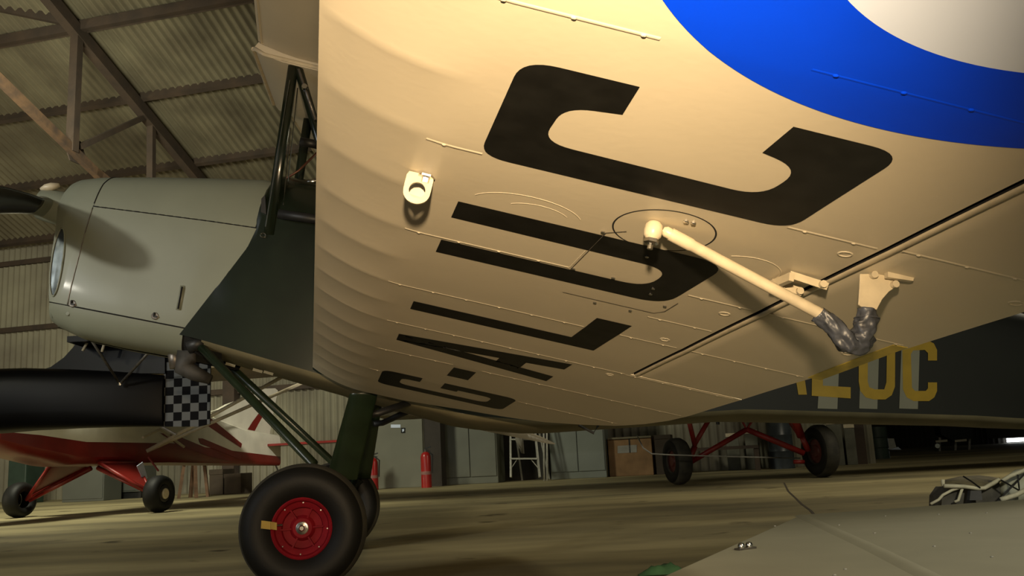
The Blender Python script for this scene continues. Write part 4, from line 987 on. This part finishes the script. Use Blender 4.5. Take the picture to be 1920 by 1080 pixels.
# cardboard box with label
o, wd, z = wallbox('cardboard_box', 'large brown cardboard box with white label right of the pale locker', 'box', 1143, 1226, 822, 888, 15.6, .6, None)
M_card = mat('cardboard', (.27, .155, .07), .8, var=.12, scale=6)
bevel(MB().box((-wd / 2, 0, 0), (wd / 2, .7, z)).go('carton', M_card, o), .01)
fo = Fr(o.location.copy(), PU, TH, (0, 0, 1)); flat(o, fo, 'paper_label', [(1158, 836), (1194, 834), (1194, 848), (1158, 850)], mat('paper', (.30, .29, .26), .7))
MB().box((-.012, -.006, z * .62), (.012, 0, z)).go('tape_strip', M_dark, o)
bd = MB().box((-wd / 2 + .01, -.03, z), (wd / 2 - .0, .68, z + .03)).go('plywood_board', mat('pale_plywood', (.17, .145, .09), .7), None); bd.matrix_world = fo.mat(); tag(bd, 'pale flat board lying on top of the brown cardboard box', 'board')
o, wd, z = wallbox('tea_chest', 'dark wooden crate just right of the brown cardboard box', 'crate', 1231, 1262, 815, 880, 15.6, .5, None); bevel(MB().box((-wd / 2, 0, 0), (wd / 2, .5, z)).go('carcass', mat('dark_wood', (.05, .035, .022), .8), o), .006); MB().box((-wd / 2, -.012, z * .9), (wd / 2, 0, z)).go('batten', mat('dark_wood', (.05, .035, .022), .8), o)
cb = [on_t(1195, 818, 12.5)] + [atY(x, y, 10.7) for x, y in ((1206, 840), (1222, 851), (1260, 853), (1330, 855), (1400, 857))] + [atY(1500, 859, 12.5)]
tag(MB().tube(cb, .009, 6).go('cable', mat('pale_cable', (.35, .34, .32), .6), None, smooth=True), 'thin pale cable strung past the left wheel on red legs', 'cable')
# behind the red legs
def drum(label, x, r_px, yt, yb, t, m):
    b_ = gz(on_t(x, yb, t)); z = on_t(x, yt, t).z; r_ = (on_t(x + r_px, yb, t) - on_t(x, yb, t)).length
    o = thing('oil_drum', label, 'drum', loc=b_, group='oil drums')
    MB().lathe([(0, 0), (r_, 0), (r_, z * .33), (r_ * 1.03, z * .345), (r_, z * .36), (r_, z * .65), (r_ * 1.03, z * .665), (r_, z * .68), (r_, z), (r_ * .96, z), (r_ * .96, z - .02), (0, z - .02)], 32, axis='z').go('barrel', m, o, smooth=30)
    MB().disc((r_ * .5, 0, z - .02), (0, 0, 1), .03, .02, 12).go('bung', M_dsteel, o)
M_drum = mat('blue_black_drum', (.045, .055, .065), .35, var=.2, scale=5)
drum('blue black oil drum seen between the two wheels on red legs', 1466, 24, 784, 862, 15.9, M_drum)
drum('dark green oil drum right of the big wheel on red legs', 1648, 20, 800, 852, 19.5, mat('green_black_drum', (.02, .035, .022), .5, var=.2))
M_sack = mat('pale_sack', (.13, .13, .10), .8, var=.2, scale=5)
for i, (x, w_, yt, lab) in enumerate(((1412, 12, 806, 'leftmost'), (1376, 12, 812, 'pale upright slab nearest the left wheel'), (1570, 14, 788, 'pale panel leaning just right of the big wheel'), (1598, 10, 795, 'narrow pale panel leaning beside the dark green drum'))):
    lab = 'pale upright slab behind the crossing of the red legs' if i == 0 else lab
    o, wd, z = wallbox('leaning_panel', lab, 'panel', x - w_, x + w_, yt, 858, 16.2, .04, None, 'pale panels along the wall'); bevel(MB().box((-wd / 2, 0, 0), (wd / 2, .05, z)).go('board', M_sack, o), .01); MB().box((-wd / 2, -.01, z - .06), (wd / 2, 0, z)).go('top_edge', M_cream, o)
# low dark stock row behind
o, wd, z = wallbox('work_bench', 'long low dark bench against the wall behind the red legs', 'bench', 1270, 1425, 838, 864, 15.5, .4, None)
MB().box((-wd / 2, 0, z - .05), (wd / 2, .45, z)).go('bench_top', M_beam, o)
for s_ in (-1, 1): MB().box((s_ * wd / 2 - (.08 if s_ > 0 else 0), .02, 0), (s_ * wd / 2 + (.08 if s_ < 0 else 0), .4, z - .05)).go('leg', M_beam, o)
# far right: parked dark machine, a white marker, the light under the far door
Pm = gz(atZ(1790, 838, 0)); 
mk = thing('dark_machine', 'small black machine on thin legs far off under the tail', 'machine', loc=gz(on_t(1795, 838, 24)))
f_ = Fr(gz(on_t(1795, 838, 24)), PU, TH, (0, 0, 1)); mp_ = lambda x, y, d=0: on_t(x, y, 24 + d) - f_.O
MB().prism([mp_(x, y) for x, y in ((1760, 792), (1772, 782), (1815, 780), (1826, 798), (1822, 822), (1790, 828), (1765, 815))], TH * .7).go('housing', M_black, mk)
for x in (1762, 1792, 1818): MB().bar(mp_(x, 820, .2), gz(mp_(x - 2, 836, .2)) , .05, .05).go('leg', M_dsteel, mk)
MB().bar(mp_(1754, 828), mp_(1776, 826), .06, .05).bar(mp_(1790, 827), mp_(1812, 825), .06, .05).go('foot_bar', M_cream, mk)
MB().disc(mp_(1817, 790, -.1), -TH, .05, .05, 12).disc(mp_(1757, 836, -.1), -TH, .07, .05, 12).go('lamp_glass', M_steel, mk)
mk2 = gz(on_t(1668, 842, 22)); o = thing('floor_marker', 'small pale block with a sloping top on the floor far right', 'block', loc=mk2)
P = [on_t(x, y, 22) - mk2 for x, y in ((1662, 843), (1663, 822), (1676, 822), (1682, 843))]; MB().prism(P, TH * .3).go('block_body', M_ladder, o); MB().prism([on_t(x, y, 21.9) - mk2 for x, y in ((1668, 843), (1684, 838), (1690, 843))], TH * .1).go('pale_wedge', M_white, o)
# far door: daylight under its lower edge
fd = T_W + 14.85
a, b = on_t(1888, 826, fd), on_t(2080, 826, fd); z0 = on_t(1930, 827, fd).z; z1 = on_t(1930, 820, fd).z
em = bpy.data.materials.new('daylight_gap'); em.use_nodes = True; bs = em.node_tree.nodes['Principled BSDF']; bs.inputs['Emission Color'].default_value = (.9, .95, 1, 1); bs.inputs['Emission Strength'].default_value = 2.2; bs.inputs['Base Color'].default_value = (0, 0, 0, 1)
MB().prism([Vector((a.x, a.y, max(z0, .01))), Vector((b.x, b.y, max(z0, .01))), Vector((b.x, b.y, z1)), Vector((a.x, a.y, z1))], TH * .03).go('window_1', em, kind='structure')
o, wd, z = wallbox('door_panel', 'x', 'door', 1850, 2080, 700, 818, fd - .1, .05, None)
bpy.data.objects.remove(o)
c_, d_ = on_t(1850, 818, fd - .1), on_t(2080, 818, fd - .1)
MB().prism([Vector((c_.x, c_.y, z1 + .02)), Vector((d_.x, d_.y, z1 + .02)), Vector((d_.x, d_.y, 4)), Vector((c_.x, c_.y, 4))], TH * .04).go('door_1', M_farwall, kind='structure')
# left side: bin, low cabinets, stool
M_lc = mat('grey_low_cabinet', (.085, .09, .075), .6, var=.06, scale=2)
o, wd, z = wallbox('low_cabinet', 'low grey cabinet behind the far red gear leg on the left', 'cabinet', 116, 194, 858, 937, 14.6, .5, None); bevel(MB().box((-wd / 2, 0, 0), (wd / 2, .5, z)).go('body', M_lc, o), .008); MB().box((-wd / 2 + .02, -.012, .05), (wd / 2 - .02, 0, z - .04)).go('door', M_lc, o)
o, wd, z = wallbox('low_cabinet', 'low grey cabinet on plinth between the two red gear legs', 'cabinet', 199, 262, 866, 930, 15.25, .5, None); bevel(MB().box((-wd / 2, .0, .12), (wd / 2, .5, z)).go('body', M_lc, o), .008); MB().box((-wd / 2, .03, 0), (wd / 2, .45, .12)).go('plinth', M_dark, o); MB().box((.0, -.012, .15), (wd / 2 - .02, 0, z - .03)).box((-wd / 2 + .02, -.012, .15), (-.01, 0, z - .03)).go('door', M_lc, o)
o, wd, z = wallbox('green_bin', 'dark green bin at the left picture edge behind the first small wheel', 'bin', 12, 46, 846, 945, 14.9, .5, None); bevel(MB().box((-wd / 2, 0, 0), (wd / 2, .5, z * .93)).go('body', mat('bin_green', (.02, .04, .028), .5), o), .02); MB().box((-wd / 2 - .03, -.04, z * .93), (wd / 2 + .03, .5, z)).go('lid', mat('bin_green', (.02, .04, .028), .5), o)
o, wd, z = wallbox('wooden_trestle', 'small wooden trestle below the sunburst fuselage', 'trestle', 335, 368, 866, 928, 14.0, .4, None)
M_wd = mat('worn_wood', (.12, .065, .035), .8, var=.2, scale=10)
for s_ in (-1, 1):
    for y_ in (0, .35): MB().bar((s_ * wd * .32, y_ * .8 + .05, z - .05), (s_ * wd / 2, y_, 0), .05, .05).go('leg', M_wd, o)
MB().box((-wd * .4, 0, z - .05), (wd * .4, .38, z)).go('top_board', M_wd, o)
for i, (x0, x1, yt, lab, cat, nm) in enumerate(((392, 418, 880, 'dark wooden crate below the sunburst stripes', 'crate', 'small_crate'), (420, 452, 888, 'lower dark crate left of the biplane wheel', 'crate', 'small_crate'))):
    o, wd, z = wallbox(nm, lab, cat, x0, x1, yt, 922, 15.2, .4, None); bevel(MB().box((-wd / 2, 0, 0), (wd / 2, .4, z)).go('carcass', mat('dark_wood', (.05, .035, .022), .8), o), .01); MB().box((-wd / 2, -.012, z * .8), (wd / 2, 0, z)).go('batten', mat('dark_wood', (.05, .035, .022), .8), o)

# ================================================================== FOREGROUND GREY PANEL, KIT BAG, BUNDLE
HP = .15
pts = [(1500, 965), (1920, 936), (2300, 912), (2300, 1300), (1700, 1300), (1100, 1160), (1240, 1080)]
P = [atZ(x, y, HP) for x, y in pts]; base = P[0].copy(); base.z = 0
gp = thing('grey_wing_panel', 'matt grey riveted wing panel lying low in the right foreground', 'wing panel', loc=base)
M_gpan = mat('matt_grey_panel', (.36, .34, .245), .62, var=.05, scale=3, spec=.35)
P = [p - base for p in P]
rid = [atZ(1502, 967, HP) - base, atZ(1640, 1030, HP) - base, atZ(1760, 1090, HP) - base, atZ(2100, 1300, HP) - base]
o = bevel(MB().prism([Vector((p.x, p.y, HP - .10)) for p in P], (0, 0, .10)).go('panel_skin', M_gpan, gp), .012, 3)
mb = MB(); 
rr_ = [Vector((q.x, q.y, HP)) for q in rid]; rows = []
for i, q in enumerate(rr_):
    t = (rr_[min(i + 1, 3)] - rr_[max(i - 1, 0)]).normalized(); s_ = t.cross(Vector((0, 0, 1))) * .03; rows.append([q - s_, q - s_ * .3 + Vector((0, 0, .005)), q + s_ * .3 + Vector((0, 0, .005)), q + s_])
mb.grid(rows).go('stiffener', M_gpan, gp, smooth=True)
for x, y in ((1453, 987), (1553, 991), (1573, 985), (1609, 1020), (1752, 1025), (1585, 1068), (1565, 1079), (1640, 1000), (1700, 1060), (1820, 1000), (1860, 1045), (1760, 965), (1850, 962), (1660, 968)):
    MB().disc(atZ(x, y, HP) - base, (0, 0, 1), .0045, .003, 10).go('rivet', M_ladder, gp, smooth=True)
lt = atZ(1398, 1030, HP) - base
lo_ = MB().box((-.035, -.012, 0), (.035, .012, .006), Matrix.Translation(lt) @ Matrix.Rotation(.5, 4, 'Z')).go('latch_plate', M_dsteel, gp)
MB().lathe([(0, 0), (.011, 0), (.012, .008), (.008, .015), (0, .017)], 16, Matrix.Translation(lt + Vector((-.014, -.008, .005))), axis='z').lathe([(0, 0), (.011, 0), (.012, .008), (.008, .015), (0, .017)], 16, Matrix.Translation(lt + Vector((.014, .008, .005))), axis='z').go('latch_stud', M_steel, lo_, smooth=40)
for x, y in ((1640, 1040), (1900, 1000), (1720, 1150)):
    q = atZ(x, y, HP) - base; MB().box((q.x - .12, q.y - .05, 0), (q.x + .12, q.y + .05, HP - .10)).go('support_block', M_wd, gp)
# green cloth scrap
gc = atZ(1245, 1076, 0)
rows = []
for i in range(9):
    rows.append([gc + Vector((-.10 + .025 * i, .06 * (j / 8 - .9), .004 + .035 * math.sin(math.pi * j / 8) * math.sin(math.pi * i / 8) * (1 + .3 * math.sin(i * 2 + j)))) for j in range(9)])
tag(MB().grid(rows).go('cloth_scrap', mat('green_cloth', (.035, .10, .035), .8, var=.15, scale=20), None, smooth=True), 'crumpled green cloth scrap at the bottom edge by the grey panel', 'cloth')
# kit bag: stiff canvas case with piped edges
YK = 4.75
kb0 = gz(atY(1810, 940, YK)); kb = thing('canvas_kit_bag', 'olive canvas case with white piped edges behind the grey panel', 'bag', loc=kb0)
kp = lambda x, y, d=0.: atY(x, y, YK + d) - kb0
M_can = mat('olive_canvas', (.22, .19, .11), .8, var=.2, scale=14, bump=.3); M_pip = mat('pale_piping', (.75, .72, .54), .6, var=.1, scale=20); M_gcan = mat('grey_canvas', (.12, .115, .10), .85, var=.25, scale=12)
fl_ = MB(); top = [(1768, 898), (1808, 892), (1840, 890), (1870, 897), (1874, 899), (1860, 906), (1845, 914), (1835, 913), (1806, 911), (1772, 909)]
T_ = [kp(x, y, .0) for x, y in top]
fr_pts = [kp(x, y, -.14) for x, y in ((1770, 911), (1806, 912), (1835, 916), (1846, 915), (1874, 899))]; bk_pts = [kp(x, y, .16) for x, y in ((1769, 900), (1800, 893), (1836, 891), (1862, 894), (1875, 897))]
rows = [[Vector(p) for p in fr_pts], [(a + b) / 2 + Vector((0, 0, .008)) for a, b in zip(fr_pts, bk_pts)], [Vector(p) for p in bk_pts]]
fl0 = MB().grid(rows).go('flap', M_can, kb, smooth=True); so = fl0.modifiers.new('thick', 'SOLIDIFY'); so.thickness = .012
body_px = [(1778, 914), (1766, 931), (1757, 945), (1830, 950), (1874, 942), (1874, 902), (1846, 915), (1806, 913)]
bfr = [kp(x, y, -.10) for x, y in body_px]; bfr = [Vector((p.x, p.y, max(p.z, .0))) for p in bfr]
for p_ in bfr[2:5]: p_.z = 0
MB().prism(bfr, (0, .14, 0)).go('bag_body', M_gcan, kb)
MB().tube(fr_pts, .010, 8).go('edge_piping', M_pip, kb, smooth=True)
MB().tube([kp(x, y, -.13) for x, y in ((1806, 912), (1801, 925), (1797, 938), (1790, 941))], .007, 8).go('edge_piping', M_pip, kb, smooth=True)
MB().tube([kp(x, y, -.13) for x, y in ((1806, 912), (1785, 919), (1768, 928), (1760, 937), (1745, 945))], .007, 8).go('edge_piping', M_pip, kb, smooth=True)
MB().tube([kp(x, y, -.1) for x, y in ((1768, 899), (1768, 909), (1776, 911))], .010, 8).go('flap_corner', M_pip, kb, smooth=True)
MB().prism([kp(x, y, -.16) for x, y in ((1820, 920), (1840, 920), (1842, 938), (1818, 938))], (0, .03, 0)).go('pocket', mat('grey_plastic', (.11, .11, .115), .5), kb)
MB().tube([kp(x, y, -.15) for x, y in ((1806, 893), (1822, 903), (1838, 915))], .004, 6).go('dark_strap', M_dark, kb)
# white bundle tied with cord
wb0 = gz(atY(1905, 935, 4.7)); wb = thing('tied_bundle', 'pale cloth bundle tied with dark cord at the right picture edge', 'bundle', loc=wb0)
wpnt = lambda x, y, d=0.: atY(x, y, 4.7 + d) - wb0
rows = []
for i in range(16):
    t = i / 15; c_ = wpnt(lerp(1874, 1990, t), lerp(921, 905, t)); r_ = interp([(0, .02), (.1, .06), (.4, .085), (1, .12)], t)
    rows.append([c_ + Vector((0, r_ * math.cos(q), max(-c_.z, r_ * math.sin(q) * (1 + .2 * math.sin(3 * q + i * .8))))) for q in [2 * math.pi * j / 20 for j in range(20)]])
MB().grid(rows, True, True, True).go('bundle_cloth', mat('pale_sheet', (.62, .63, .50), .6, var=.12, scale=14), wb, smooth=True)
for a, b in (((1872, 938), (1925, 885)), ((1877, 900), (1920, 925)), ((1908, 890), (1912, 925))): MB().tube([wpnt(*a, -.13), wpnt((a[0] + b[0]) / 2, (a[1] + b[1]) / 2, -.14), wpnt(*b, -.11)], .004, 6).go('cord', M_dark, wb)
MB().tube([wpnt(x, y, -.12) for x, y in ((1878, 902), (1895, 892), (1920, 882), (1960, 860))], .010, 8).go('pale_strap', M_pip, wb, smooth=True)
MB().tube([wpnt(x, y, -.14) for x, y in ((1876, 937), (1890, 933), (1905, 928), (1925, 918))], .012, 8).go('pale_strap', M_pip, wb, smooth=True)
